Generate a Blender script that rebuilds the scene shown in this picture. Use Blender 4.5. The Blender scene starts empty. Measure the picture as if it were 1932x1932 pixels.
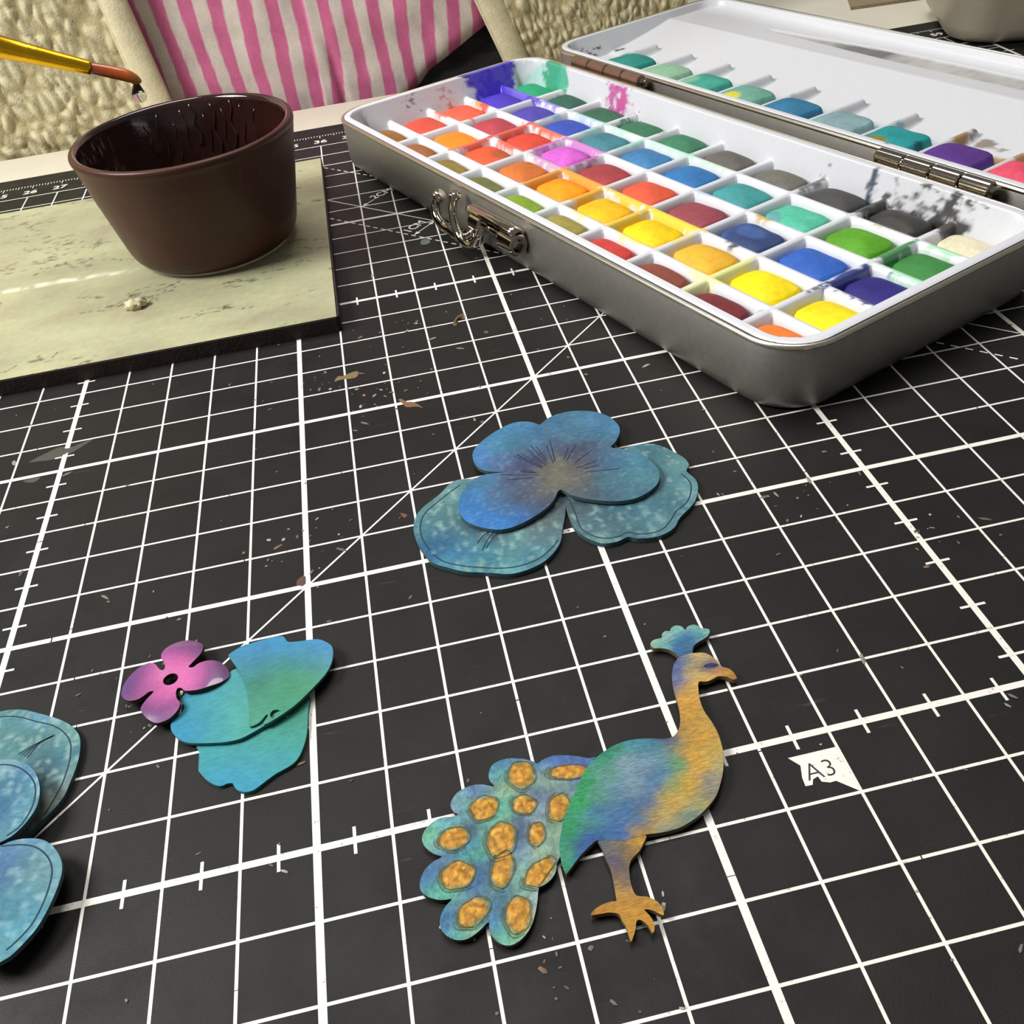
import bpy, bmesh, math, random
import numpy as np
from mathutils import Vector, Matrix, noise
from mathutils.geometry import delaunay_2d_cdt

S = 0.01                      # everything below is written in centimetres on the cutting mat's own grid
scene = bpy.context.scene
C = scene.collection
random.seed(7)

# ------------------------------------------------------------------ camera, world, light, exposure
CAMP = np.array([-2.53248130, -7.06498634, 11.0272189])
ROT = np.array([[0.97568847, -0.19273693, -0.10432878],
                [-0.20404566, -0.62513373, -0.75337453],
                [0.07998366, 0.75634668, -0.6492629]])
FPX, CX, CY = 1783.08, 977.48, 965.11
cam = bpy.data.cameras.new('camera'); cam.sensor_width = 36.0
cam.lens = FPX / 1932 * 36.0
cam.shift_x = (966 - CX) / 1932; cam.shift_y = (CY - 966) / 1932
cam.clip_start = 0.005; cam.clip_end = 20
camo = bpy.data.objects.new('camera', cam); C.objects.link(camo)
mw = Matrix(((ROT[0][0], -ROT[1][0], -ROT[2][0], CAMP[0]*S),
             (ROT[0][1], -ROT[1][1], -ROT[2][1], CAMP[1]*S),
             (ROT[0][2], -ROT[1][2], -ROT[2][2], CAMP[2]*S), (0, 0, 0, 1)))
camo.matrix_world = mw
scene.camera = camo

vs = scene.view_settings
scene.display_settings.display_device = 'sRGB'
vs.view_transform = 'Standard'; vs.look = 'None'; vs.gamma = 1.0; vs.use_curve_mapping = False
vs.exposure = 0.0

wd = bpy.data.worlds.new('room_light'); scene.world = wd; wd.use_nodes = True
wn = wd.node_tree.nodes['Background']
wn.inputs['Color'].default_value = (1.0, 0.97, 0.91, 1); wn.inputs['Strength'].default_value = 0.14

def area(name, loc, target, size, power, color):
    l = bpy.data.lights.new(name, 'AREA'); l.shape = 'SQUARE'; l.size = size*S
    l.energy = power; l.color = color
    o = bpy.data.objects.new(name, l); C.objects.link(o)
    p = Vector(loc)*S; o.location = p
    o.rotation_euler = (Vector(target)*S - p).to_track_quat('-Z', 'Y').to_euler()
    return o
area('desk_lamp_light', (-40, 11, 37), (0, 10, 0), 20, 3.75, (1.0, 0.97, 0.93))
area('ceiling_light', (2, 62, 150), (0, 15, 0), 80, 13.0, (1.0, 0.97, 0.93))

# ------------------------------------------------------------------ helpers
def lin(h):
    h = h.lstrip('#')
    c = [int(h[i:i+2], 16)/255 for i in (0, 2, 4)]
    return np.array([x/12.92 if x <= 0.04045 else ((x+0.055)/1.055)**2.4 for x in c])

def ray(x, y):
    return ROT.T @ np.array([(x-CX)/FPX, (y-CY)/FPX, 1.0])
def at(x, y, z=0.0):          # pixel of the photograph -> point on the level plane z
    d = ray(x, y); return CAMP + d*((z-CAMP[2])/d[2])
def aty(x, y, Y):             # pixel of the photograph -> point on the upright plane y
    d = ray(x, y); return CAMP + d*((Y-CAMP[1])/d[1])
def zoomer(ox, oy, s):
    return lambda pts: [(ox+x*s, oy+y*s) for x, y in pts]
def ground(pts, z=0.0):
    return [tuple(at(x, y, z)[:2]) for x, y in pts]

def mk(name, verts, faces, mat=None, parent=None, org=(0, 0, 0), smooth=True, cols=None, mats=None, fmat=None, **props):
    me = bpy.data.meshes.new(name)
    V = (np.asarray(verts, float).reshape(-1, 3) - np.asarray(org, float))*S
    me.from_pydata(V.tolist(), [], [tuple(int(i) for i in f) for f in faces])
    for m in (mats or ([mat] if mat else [])): me.materials.append(m)
    if smooth: me.polygons.foreach_set('use_smooth', [True]*len(me.polygons))
    if fmat is not None: me.polygons.foreach_set('material_index', fmat)
    if cols is not None:
        ca = me.color_attributes.new('Col', 'FLOAT_COLOR', 'POINT')
        a = np.ones((len(V), 4)); a[:, :3] = np.clip(cols, 0, 1)
        ca.data.foreach_set('color', a.ravel())
    me.update()
    o = bpy.data.objects.new(name, me); C.objects.link(o)
    if parent: o.parent = parent
    else: o.location = np.asarray(org, float)*S
    for k, v in props.items(): o[k] = v
    return o

def thing(name, label, cat, org=(0, 0, 0), group=None):
    o = bpy.data.objects.new(name, None); C.objects.link(o)
    o.empty_display_size = 0.01
    o.location = np.asarray(org, float)*S; o['label'] = label; o['category'] = cat
    if group: o['group'] = group
    return o

def shade(o, ang=40):
    me = o.data
    bm = bmesh.new(); bm.from_mesh(me)
    for e in bm.edges:
        if len(e.link_faces) == 2 and e.calc_face_angle(0) > math.radians(ang): e.smooth = False
    bm.to_mesh(me); bm.free(); return o

def spline(P, n=6, closed=True):
    P = [np.asarray(p, float) for p in P]; m = len(P); out = []
    rng = range(m) if closed else range(m-1)
    for i in rng:
        if closed: a, b, c, d = P[i-1], P[i], P[(i+1) % m], P[(i+2) % m]
        else: a, b, c, d = P[max(i-1, 0)], P[i], P[i+1], P[min(i+2, m-1)]
        for k in range(n):
            t = k/n
            out.append(0.5*((2*b)+(c-a)*t+(2*a-5*b+4*c-d)*t*t+(3*b-a-3*c+d)*t**3))
    if not closed: out.append(P[-1])
    return out

def tube(path, r, seg=12, caps=True):
    P = [np.asarray(p, float) for p in path]; n = len(P)
    R = r if hasattr(r, '__len__') else [r]*n
    V, F = [], []; prev = None
    for i in range(n):
        t = P[min(i+1, n-1)]-P[max(i-1, 0)]; t = t/(np.linalg.norm(t)+1e-12)
        if prev is None:
            a = np.cross(t, [0, 0, 1.0])
            if np.linalg.norm(a) < 1e-3: a = np.cross(t, [0, 1.0, 0])
        else: a = prev - t*(prev@t)
        a = a/np.linalg.norm(a); prev = a; b = np.cross(t, a)
        for k in range(seg):
            an = 2*math.pi*k/seg; V.append(P[i]+R[i]*(math.cos(an)*a+math.sin(an)*b))
    for i in range(n-1):
        for k in range(seg):
            F.append((i*seg+k, i*seg+(k+1) % seg, (i+1)*seg+(k+1) % seg, (i+1)*seg+k))
    if caps:
        F.append(tuple(range(seg-1, -1, -1))); F.append(tuple(range((n-1)*seg, n*seg)))
    return V, F

def join(*parts):
    V, F = [], []
    for v, f in parts:
        o = len(V); V.extend(list(v)); F.extend([tuple(i+o for i in q) for q in f])
    return V, F

def lathe(prof, seg=96, c=(0, 0)):
    V, F = [], []; n = len(prof)
    for k in range(seg):
        an = 2*math.pi*k/seg
        for r, z in prof: V.append((c[0]+r*math.cos(an), c[1]+r*math.sin(an), z))
    for k in range(seg):
        for i in range(n-1):
            a, b = k*n+i, ((k+1) % seg)*n+i
            F.append((a, b, b+1, a+1))
    return V, F

def rrect(hx, hy, r, n=10):
    out = []
    for cx, cy, a0 in ((hx-r, hy-r, 0), (-hx+r, hy-r, 90), (-hx+r, -hy+r, 180), (hx-r, -hy+r, 270)):
        for k in range(n+1):
            a = math.radians(a0+90*k/n); out.append((cx+r*math.cos(a), cy+r*math.sin(a)))
    return out

# ------------------------------------------------------------------ materials
def nodes(name):
    m = bpy.data.materials.new(name); m.use_nodes = True
    nt = m.node_tree; return m, nt, nt.nodes['Principled BSDF']
def coord(nt, scale=(100, 100, 100), rot=(0, 0, 0)):
    tc = nt.nodes.new('ShaderNodeTexCoord'); mp = nt.nodes.new('ShaderNodeMapping')
    mp.inputs['Scale'].default_value = scale; mp.inputs['Rotation'].default_value = rot
    nt.links.new(tc.outputs['Object'], mp.inputs['Vector']); return mp.outputs['Vector']
def noi(nt, vec, sc, det=4, rough=.6):
    n = nt.nodes.new('ShaderNodeTexNoise'); n.inputs['Scale'].default_value = sc
    n.inputs['Detail'].default_value = det; n.inputs['Roughness'].default_value = rough
    nt.links.new(vec, n.inputs['Vector']); return n.outputs['Fac']
def ramp(nt, fac, stops):
    r = nt.nodes.new('ShaderNodeValToRGB'); e = r.color_ramp.elements
    while len(e) < len(stops): e.new(0.5)
    for k, (p, c) in enumerate(stops):
        e[k].position = p; e[k].color = (*c, 1) if hasattr(c, '__len__') else (c, c, c, 1)
    nt.links.new(fac, r.inputs['Fac']); return r.outputs['Color']
def mix(nt, fac, a, b, mode='MIX'):
    n = nt.nodes.new('ShaderNodeMix'); n.data_type = 'RGBA'; n.blend_type = mode
    for s, v in ((n.inputs[0], fac), (n.inputs[6], a), (n.inputs[7], b)):
        if hasattr(v, 'is_linked'): nt.links.new(v, s)
        elif hasattr(v, '__len__'): s.default_value = (*v, 1)
        else: s.default_value = v
    return n.outputs[2]
def bump(nt, bsdf, h, strength, dist):
    b = nt.nodes.new('ShaderNodeBump'); b.inputs['Strength'].default_value = strength
    b.inputs['Distance'].default_value = dist*S
    nt.links.new(h, b.inputs['Height']); nt.links.new(b.outputs['Normal'], bsdf.inputs['Normal'])

def plain(name, hexcol, rough=.5, metal=0.0, var=.12, sc=3.0, bmp=0.0, bsc=20, coat=0.0, aniso=(100, 100, 100), rot=(0, 0, 0), spec=.5):
    m, nt, b = nodes(name); c = lin(hexcol); v = coord(nt, aniso, rot)
    n = noi(nt, v, sc)
    col = ramp(nt, n, [(.3, tuple(c*(1-var))), (.7, tuple(np.minimum(c*(1+var), 1)))])
    nt.links.new(col, b.inputs['Base Color'])
    b.inputs['Roughness'].default_value = rough; b.inputs['Metallic'].default_value = metal
    b.inputs['Coat Weight'].default_value = coat; b.inputs['Coat Roughness'].default_value = .06
    b.inputs['Specular IOR Level'].default_value = spec
    if bmp: bump(nt, b, noi(nt, v, bsc, 3), bmp, .05)
    return m

def painted(name, rough=.6, grain=.25, gsc=14, aniso=(100, 100, 100), rot=(0, 0, 0), bmp=.35, coat=0.0, spec=.3, lo=.45, hi=.62, bd=.02):
    """vertex pigment colour 'Col' with paper / wood grain on top"""
    m, nt, b = nodes(name); at_ = nt.nodes.new('ShaderNodeAttribute'); at_.attribute_name = 'Col'
    v = coord(nt, aniso, rot); n = noi(nt, v, gsc, 5, .65)
    g = ramp(nt, n, [(lo-.15, 1-grain), (hi+.15, 1+grain*.6)])
    nt.links.new(mix(nt, 1.0, at_.outputs['Color'], g, 'MULTIPLY'), b.inputs['Base Color'])
    b.inputs['Roughness'].default_value = rough; b.inputs['Coat Weight'].default_value = coat
    b.inputs['Coat Roughness'].default_value = .05; b.inputs['Specular IOR Level'].default_value = spec
    if bmp: bump(nt, b, n, bmp, bd)
    return m

def mat_rubber():
    m, nt, b = nodes('mat_rubber'); v = coord(nt)
    base = ramp(nt, noi(nt, v, .5, 6), [(.35, tuple(lin('#171716'))), (.7, tuple(lin('#201f1e')))])
    specks = ramp(nt, noi(nt, v, 9, 8, .75), [(.665, 0.0), (.74, .9)])
    col = mix(nt, specks, base, tuple(lin('#6a655c')))
    v2 = coord(nt, (25, 260, 100), (0, 0, .7))
    scr = ramp(nt, noi(nt, v2, 2.2, 6, .7), [(.66, 0.0), (.74, .4)])
    col = mix(nt, scr, col, tuple(lin('#57544e')))
    nt.links.new(col, b.inputs['Base Color'])
    r = ramp(nt, noi(nt, v, 1.2, 5), [(.3, .42), (.7, .6)])
    nt.links.new(r, b.inputs['Roughness']); b.inputs['Specular IOR Level'].default_value = .22
    bump(nt, b, noi(nt, v, 40, 4, .6), .25, .012)
    return m
def mat_print():
    m, nt, b = nodes('white_print'); v = coord(nt)
    n = noi(nt, v, 11, 6, .7)
    col = ramp(nt, n, [(.30, tuple(lin('#8d897f'))), (.40, tuple(lin('#e9e7e0')))])
    nt.links.new(col, b.inputs['Base Color']); b.inputs['Roughness'].default_value = .55
    return m

M = dict(
    rubber=mat_rubber(), edge_rubber=plain('mat_edge_rubber', '#262524', .7), white_print=mat_print(),
    dark_print=plain('dark_print', '#26242c', .6),
    desk=plain('cream_desk_laminate', '#d6d1c0', .45, var=.03, sc=.6),
    tin=plain('brushed_tin', '#a3a19b', .5, 1.0, .06, 6, .15, 60),
    tinrim=plain('bright_tin_rim', '#e4dfd0', .3, 1.0, .05, 5),
    chrome=plain('chrome', '#c9c0b2', .08, 1.0, .04, 4),
    hinge_copper=plain('worn_hinge_metal', '#b39a8c', .3, 1.0, .12, 5),
    white_plastic=painted('white_palette_plastic', .28, .03, 8, bmp=0.0, spec=.5),
    cake=painted('dried_watercolour', .62, .17, 7, bmp=.45, spec=.35, bd=.03),
    cake_dark=painted('dried_dark_watercolour', .5, .2, 7, bmp=.45, spec=.4, bd=.03),
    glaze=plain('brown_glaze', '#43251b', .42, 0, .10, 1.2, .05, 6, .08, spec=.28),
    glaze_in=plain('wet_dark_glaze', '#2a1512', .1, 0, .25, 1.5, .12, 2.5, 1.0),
    foot=plain('unglazed_foot', '#ddd6c8', .8),
    edge_teal=plain('teal_veneer_edge', '#2c6a68', .7, 0, .2, 8), edge_blue=plain('painted_paper_edge', '#36525a', .8, 0, .3, 10), edge_wood=plain('plywood_edge', '#5a4a30', .8, 0, .3, 10),
    wood_burnt=plain('burnt_plywood_edge', '#2b211a', .8, 0, .35, 10),
    petal=painted('painted_paper_petal', .72, .30, 10, aniso=(100, 190, 100), rot=(0, 0, .25), bmp=.5),
    petal_t=painted('painted_veneer_petal', .7, .20, 12, aniso=(70, 210, 100), rot=(0, 0, .15), bmp=.5, bd=.015),
    peacock=painted('stained_plywood', .62, .46, 10, aniso=(110, 430, 100), rot=(0, 0, -.12), bmp=.7, bd=.015),
    feather=painted('glittery_stained_feather', .5, .42, 13, bmp=.7, bd=.03),
    resin=painted('glossy_resin_petal', .3, .16, 18, bmp=.0, coat=1.0, spec=.5),
    board=painted('green_stone_laminate', .5, .12, 5, bmp=.25, spec=.35),
    board_edge=plain('dark_board_edge', '#251712', .75, 0, .35, 6, .4, 12),
    fleece=painted('cream_sherpa', .95, .12, 12, bmp=.8, spec=.1, bd=.05),
    hem=painted('cream_fleece_binding', .95, .10, 10, bmp=.6, spec=.1, bd=.04),
    flannel=painted('striped_flannel', .9, .14, 16, bmp=.4, spec=.1, bd=.02),
    trousers=plain('black_cloth', '#171616', .8, 0, .5, 2, .5, 6, aniso=(30, 100, 180)),
    greytin=plain('dull_tin_box', '#b3ab98', .48, .55, .10, .8, .1, 3),
    brown=plain('brown_woven_card', '#8a7a62', .85, 0, .2, 8, .6, 14),
    gold=plain('gold_ferrule', '#ffc428', .26, 1.0, .06, 4, .1, 3),
    bristle=plain('wet_orange_bristle', '#b2501c', .3, 0, .25, 10, .25, 30, .7, aniso=(100, 100, 100)),
    crumb=plain('pale_crumb', '#c9bf9a', .9, 0, .3, 6, .6, 10),
    flake=painted('tiny_flakes', .8, .1, 8, bmp=0.0),
)
def bristle_tip():
    m, nt, b = nodes('bristle_gradient'); at_ = nt.nodes.new('ShaderNodeAttribute'); at_.attribute_name = 'Col'
    nt.links.new(at_.outputs['Color'], b.inputs['Base Color']); b.inputs['Roughness'].default_value = .25
    b.inputs['Coat Weight'].default_value = .8; b.inputs['Coat Roughness'].default_value = .05
    v = coord(nt); bump(nt, b, noi(nt, v, 40, 2), .25, .02); return m
M['bristle'] = bristle_tip()
def water():
    m, nt, b = nodes('clear_water'); b.inputs['Base Color'].default_value = (.97, .97, 1, 1)
    b.inputs['Roughness'].default_value = 0.0; b.inputs['Transmission Weight'].default_value = 1.0
    b.inputs['IOR'].default_value = 1.333; return m
M['water'] = water()

# ------------------------------------------------------------------ desk
def prism(poly, z0, z1):
    n = len(poly); V = [(x, y, z1) for x, y in poly]+[(x, y, z0) for x, y in poly]
    F = [tuple(range(n)), tuple(range(2*n-1, n-1, -1))]+[(i, i+n, (i+1) % n+n, (i+1) % n) for i in range(n)]
    return V, F
TZ = -0.22
desk = thing('desk', 'cream laminate desk under the black cutting mat, deeper at its right side', 'desk', (0, 0, TZ))
V, F = prism([(-60, -45), (60, -45), (60, 62), (11.6, 62), (11.6, 32.35), (-60, 32.35)], TZ-2.4, TZ)
o = mk('desktop', V, F, M['desk'], desk, (0, 0, TZ), smooth=False)
bv = o.modifiers.new('b', 'BEVEL'); bv.width = .0012; bv.segments = 2
for lx, ly in ((-56, -41), (56, -41), (-56, 28), (56, 57)):
    V, F = prism([(lx-2.5, ly-2.5), (lx+2.5, ly-2.5), (lx+2.5, ly+2.5), (lx-2.5, ly+2.5)], TZ-72, TZ-2.38)
    mk('leg', V, F, M['desk'], desk, (0, 0, TZ), smooth=False)
FZ = TZ-72
V, F = prism([(-150, -120), (150, -120), (150, 140), (-150, 140)], FZ-2, FZ)
mk('floor', V, F, plain('grey_carpet', '#7d776d', .95, 0, .15, 2, .5, 10), None, (0, 0, FZ), smooth=False, kind='structure')

# ------------------------------------------------------------------ cutting mat with its printed grid
mat_o = thing('cutting_mat', 'black self-healing cutting mat with white centimetre grid lying on the desk', 'cutting mat', (0, 0, TZ))
V, F = prism(rrect(31.5, 24, .8), TZ, 0.0)
V = [(x-10.5, y+5.0, z) for x, y, z in V]
mk('mat_sheet', V, F, M['rubber'], mat_o, (0, 0, TZ), smooth=False)
ZP = 0.003
def strip(p, q, w, z=ZP):
    p, q = np.array(p, float), np.array(q, float); d = q-p; d /= np.linalg.norm(d); n = np.array([-d[1], d[0]])*w/2
    return [(*(p+n), z), (*(p-n), z), (*(q-n), z), (*(q+n), z)], [(0, 1, 2, 3)]
def strips(name, segs, w, z=ZP, label=None):
    V, F = join(*[strip(p, q, w, z) for p, q in segs])
    o = mk(name, V, F, M['white_print'], mat_o, (0, 0, TZ), smooth=False)
    o['kind'] = 'stuff'
    if label: o['label'] = label
    return o
thin_v, bold_v, thin_r, bold_r, ticks = [], [], [], [], []
def worn(p, q, nseg, rate):
    """a printed line with a few hairline breaks where the knife crossed it"""
    out = []; p = np.array(p, float); q = np.array(q, float); cuts = sorted(random.random() for _ in range(nseg))
    L = np.linalg.norm(q-p); t = 0.0
    for c in cuts:
        if random.random() < rate:
            g = random.uniform(.004, .012)/L
            if c-g > t: out.append((p+(q-p)*t, p+(q-p)*(c-g))); t = c+g
    out.append((p+(q-p)*t, q)); return out
for i in range(-40, 21):
    (bold_v if i % 5 == 0 else thin_v).extend(worn((i, -17.0), (i, 27.0), 14, .25))
for j in range(-17, 28):
    (bold_r if (j % 5 == 0 and j < 25) else thin_r).extend(worn((-40, j), (20, j), 24, .25))
strips('thin_grid_column', thin_v, .043); strips('bold_grid_column', bold_v, .105, .0034)
strips('thin_grid_row', thin_r, .043, .0038); strips('bold_grid_row', bold_r, .10, .0042)
for i in (-25, -10, 5, 20):
    for j in range(-17, 27): ticks.append(((i-.2, j+.5), (i+.2, j+.5)))
for j in (0, 15):
    for i in range(-40, 20): ticks.append(((i+.5, j-.2), (i+.5, j+.2)))
strips('half_centimetre_tick', ticks, .045, .0046)
diag = [((-17, -7), (9, 19)), ((-4.05, 22.05), (9.93, 8.07)), ((-16.4, 27), (-12, 22.6)), ((12.7, 27), (20, 25.2))]
strips('diagonal_line', diag, .036, .005)
def dashes(s0, x0, x1):
    out = []; x = x0
    while x < x1:
        out.append(((x, s0-x), (x+.11, s0-x-.11))); x += .2
    return out
strips('dashed_line', dashes(16.58, -3.95, 9.6)+dashes(20.85, -3.95, 9), .04, .0052)
rt = []
for k in range(0, 601):
    x = -40+k*.1; L = .3 if k % 10 == 0 else (.2 if k % 5 == 0 else .13)
    rt.append(((x, 28.1), (x, 28.1-L)))
strips('ruler_tick', rt, .026, .0054)

def text_mesh(s, size, x, y, rot, z, weight=0.0, sx=1.0):
    cu = bpy.data.curves.new('t', 'FONT'); cu.body = s; cu.size = 1.0; cu.align_x = 'CENTER'; cu.align_y = 'CENTER'
    cu.offset = weight; cu.resolution_u = 4
    ob = bpy.data.objects.new('t', cu); C.objects.link(ob)
    me = bpy.data.meshes.new_from_object(ob.evaluated_get(bpy.context.evaluated_depsgraph_get()))
    bpy.data.objects.remove(ob); bpy.data.curves.remove(cu)
    c, sn = math.cos(rot), math.sin(rot); V = []
    for v in me.vertices:
        a, b = v.co.x*size*sx, v.co.y*size
        V.append((x+a*c-b*sn, y+a*sn+b*c, z))
    F = [tuple(p.vertices) for p in me.polygons]; bpy.data.meshes.remove(me); return V, F
nums = [text_mesh(str(n), .42, n-40, 27.44, 0, .0056, .02, 1.15) for n in range(1, 60)]
V, F = join(*nums); mk('ruler_number', V, F, M['white_print'], mat_o, (0, 0, TZ), smooth=False, kind='stuff')
V, F = text_mesh('1CM', .40, -1.60, 18.86, math.radians(43), .0056, .015, 1.0)
mk('printed_text', V, F, M['white_print'], mat_o, (0, 0, TZ), smooth=False, label='printed 1CM')
V, F = text_mesh('2CM', .40, -2.30, 21.72, math.radians(35), .0056, .015, 1.0)
mk('printed_text', V, F, M['white_print'], mat_o, (0, 0, TZ), smooth=False, label='printed 2CM')
def arrow(p, q, both=True):
    p, q = np.array(p), np.array(q); d = (q-p)/np.linalg.norm(q-p); n = np.array([-d[1], d[0]])
    parts = [strip(p+d*.1, q-d*.1, .03, .0056)]
    for a, s in ((q, -1), (p, 1)):
        if s == 1 and not both: continue
        b = a+d*s*.22; parts.append(([(*a, .0058), (*(b+n*.07), .0058), (*(b-n*.07), .0058)], [(0, 1, 2)]))
    return join(*parts)
for V, F in (arrow((-1.0, 19.0), (-1.69, 18.29)), arrow((-2.5, 21.44), (-2.97, 20.99), False)):
    mk('printed_arrow', V, F, M['white_print'], mat_o, (0, 0, TZ), smooth=False)
flag = [(1.31, -.29), (1.985, -.29), (2.0, -1.0), (1.76, -.77), (1.68, -.775), (1.58, -.735), (1.565, -.65), (1.49, -.675), (1.45, -.75), (1.355, -.745), (1.365, -.62), (1.42, -.44)]
mk('size_flag', [(x, y, .0056) for x, y in flag], [tuple(range(len(flag)-1, -1, -1))], M['white_print'], mat_o, (0, 0, TZ), smooth=False)
V, F = text_mesh('A3', .37, 1.635, -.575, 0, .0062, -.012, 1.0)
mk('printed_text', V, F, M['dark_print'], mat_o, (0, 0, TZ), smooth=False, label='printed A3 on the white flag')

# dried paint smears and drops left on the mat
def blob(pts, z, colr, name='paint_stain', label=None, n=6):
    P = spline([np.array(p) for p in pts], n); V = [(*p, z) for p in P]; V.append((*np.mean(P, axis=0), z+.004)); k = len(P)
    F = [(i, (i+1) % k, k) for i in range(k)]
    o = mk(name, V, F, M['flake'], mat_o, (0, 0, TZ), cols=np.tile(lin(colr), (len(V), 1)))
    if label: o['label'] = label
    return o
sA = zoomer(560, 500, 500/1932)
for pts, c, lb in (
    ([(1140, 420), (1170, 375), (1215, 355), (1222, 372), (1225, 395), (1190, 380), (1165, 400), (1150, 428), (1165, 440), (1145, 445)], '#6b5a44', 'tan dried paint curl'),
    ([(1362, 490), (1380, 480), (1398, 488), (1385, 502)], '#5d554a', 'grey brown paint dot'),
    ([(275, 850), (300, 815), (340, 810), (400, 785), (448, 778), (440, 815), (400, 830), (340, 835), (300, 845)], '#7d6a4a', 'ochre paint smear'),
    ([(742, 985), (765, 978), (790, 1000), (840, 1000), (880, 1015), (918, 1045), (880, 1035), (800, 1038), (775, 1015)], '#7c5c40', 'rust and olive paint smear'),
    ([(755, 1812), (780, 1815), (805, 1825), (785, 1845)], '#7a4c3a', 'small rust paint speck'),
    ([(480, 948), (500, 944), (498, 956), (482, 958)], '#b06a62', 'pink paint speck')):
    blob(ground(sA(pts)), .0075, c, label=lb)
sB = zoomer(540, 220, 320/1932)
blob(ground(sB([(1530, 1435), (1550, 1405), (1600, 1398), (1640, 1415), (1630, 1445), (1580, 1462), (1540, 1460)])), .0075, '#5f6a66', label='grey green paint drop')
sD = zoomer(0, 680, 640/1932)
for pts, c in (([(165, 580), (260, 530), (340, 495), (420, 490), (540, 440), (500, 470), (400, 530), (300, 565), (220, 575)], '#4a4842'),
               ([(130, 690), (180, 672), (230, 668), (190, 695)], '#4a4a44'), ([(68, 580), (85, 570), (95, 590), (75, 598)], '#8a857a'),
               ([(575, 1340), (600, 1340), (620, 1362), (590, 1352)], '#7a766c'),
               ([(1690, 1260), (1720, 1230), (1745, 1215), (1750, 1260), (1740, 1300), (1700, 1310)], '#5e463c'),
               ([(1636, 430), (1655, 425), (1670, 436), (1652, 446)], '#161615')):
    blob(ground(sD(pts)), .0022, c)
# a great many crumbs and flakes, far too many to pick apart
V, F, cl = [], [], []
for k in range(520):
    x, y = random.uniform(-16, 12), random.uniform(-4, 22)
    if k < 170:
        cx_, cy_ = random.choice(((-5.1, 6.2), (-4.4, 11.6), (-2.6, 13.2), (-6.9, 3.0), (3.6, 4.5), (-2.2, -2.2), (-7.6, 3.6), (5.3, 3.0), (-3.4, 10.4)))
        x, y = random.gauss(cx_, .45), random.gauss(cy_, .4)
    r = random.choice((.012, .016, .02, .02, .03, .045)); a0 = random.uniform(0, 6.28); st = random.uniform(1, 3.2); o_ = len(V)
    n = 5; zz = .006+random.uniform(0, .008)
    for i in range(n):
        t = 2*math.pi*i/n; p, q = math.cos(t)*r*st*random.uniform(.6, 1), math.sin(t)*r*random.uniform(.6, 1)
        V.append((x+p*math.cos(a0)-q*math.sin(a0), y+p*math.sin(a0)+q*math.cos(a0), zz))
    V.append((x, y, zz+r*.6))
    for i in range(n): F.append((o_+i, o_+(i+1) % n, o_+n))
    c = lin(random.choice(('#8a867c', '#6f6b62', '#a8a498', '#7b6250', '#5c5850', '#6a665e'))); cl += [c]*(n+1)
mk('dust_speck', V, F, M['flake'], mat_o, (0, 0, TZ), cols=cl, kind='stuff')

# ------------------------------------------------------------------ green board
BZ = 0.40
board = thing('board', 'pale green stone-look board with dark edge lying under the brown bowl', 'board', (-14, 19, .0))
bx0, bx1, by0, by1 = -24.0, -4.0, 13.6, 24.62
def gridmesh(xs, ys, zf):
    V = [(x, y, zf(x, y)) for y in ys for x in xs]; n = len(xs)
    F = [(j*n+i, j*n+i+1, (j+1)*n+i+1, (j+1)*n+i) for j in range(len(ys)-1) for i in range(n-1)]
    return V, F
def fb(x, y, s, oct=4, seed=0.0):
    return noise.fractal(Vector((x*s+seed, y*s+seed*1.7, seed)), .9, 2.1, oct)
xs = np.linspace(bx0, bx1, 330); ys = np.linspace(by0+.03, by1, 186)
V, F = gridmesh(xs, ys, lambda x, y: BZ)
cl = []
c1, c2, c3, cd = lin('#b3b28e'), lin('#9b957a'), lin('#a6ae8c'), lin('#4a432e')
for x, y, z in V:
    n1 = fb(x, y*2.0, .35, 4, 3.1); n2 = fb(x, y, 1.1, 4, 9.2)
    t = min(max(.5+n1*.9, 0), 1); c = c1*(1-t)+c2*t
    t2 = min(max(.45+n2*.7, 0), 1); c = c*(1-t2*.5)+c3*t2*.5
    r = abs(fb(x, y*2.6, .55, 5, 21.0)); gate = fb(x, y*2.2, .4, 3, 5.5)
    if gate > -.02:                                     # dark hairline veins of the printed stone
        k = max(0, 1-r/.05)*min((gate+.02)*7, 1); c = c*(1-.9*k)+cd*.9*k
    dl = abs(y-(18.55-.042*(x+12)+.12*fb(x, y, .5, 3, 40)))
    if x < -9.2:                                       # long white scuff left of the bowl
        k = max(0, 1-dl/.16)**.5*min(1, max(0, .8+fb(x, y, 2.6, 4, 50)*1.6))*min(1, (-9.2-x)/1.0+.3)
        c = c*(1-k)+lin('#dcdac6')*k
    cl.append(c)
mk('top_face', V, F, M['board'], board, (-14, 19, 0), cols=cl)
V, F = prism([(bx0, by0), (bx1-.03, by0), (bx1+.06, by0+.1), (bx1+.03, by1), (bx0, by1)], 0.0, BZ-.02)
mk('board_core', V, F, M['board_edge'], board, (-14, 19, 0), smooth=False)
# crumb on the board
p = at(258, 580, BZ)
V, F = [], []
bm = bmesh.new(); bmesh.ops.create_icosphere(bm, subdivisions=3, radius=1)
for v in bm.verts:
    n = noise.noise(v.co*2.2)*.45+noise.noise(v.co*6)*.2
    v.co = v.co*(1+n); V.append((p[0]+v.co.x*.26, p[1]+v.co.y*.2, BZ+.09+v.co.z*.14))
bm.verts.index_update(); F = [tuple(v.index for v in f.verts) for f in bm.faces]; bm.free()
o = mk('crumb', V, F, M['crumb'], None, (p[0], p[1], BZ)); o['label'] = 'small pale crumb of dried glue on the green board'; o['category'] = 'crumb'

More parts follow.
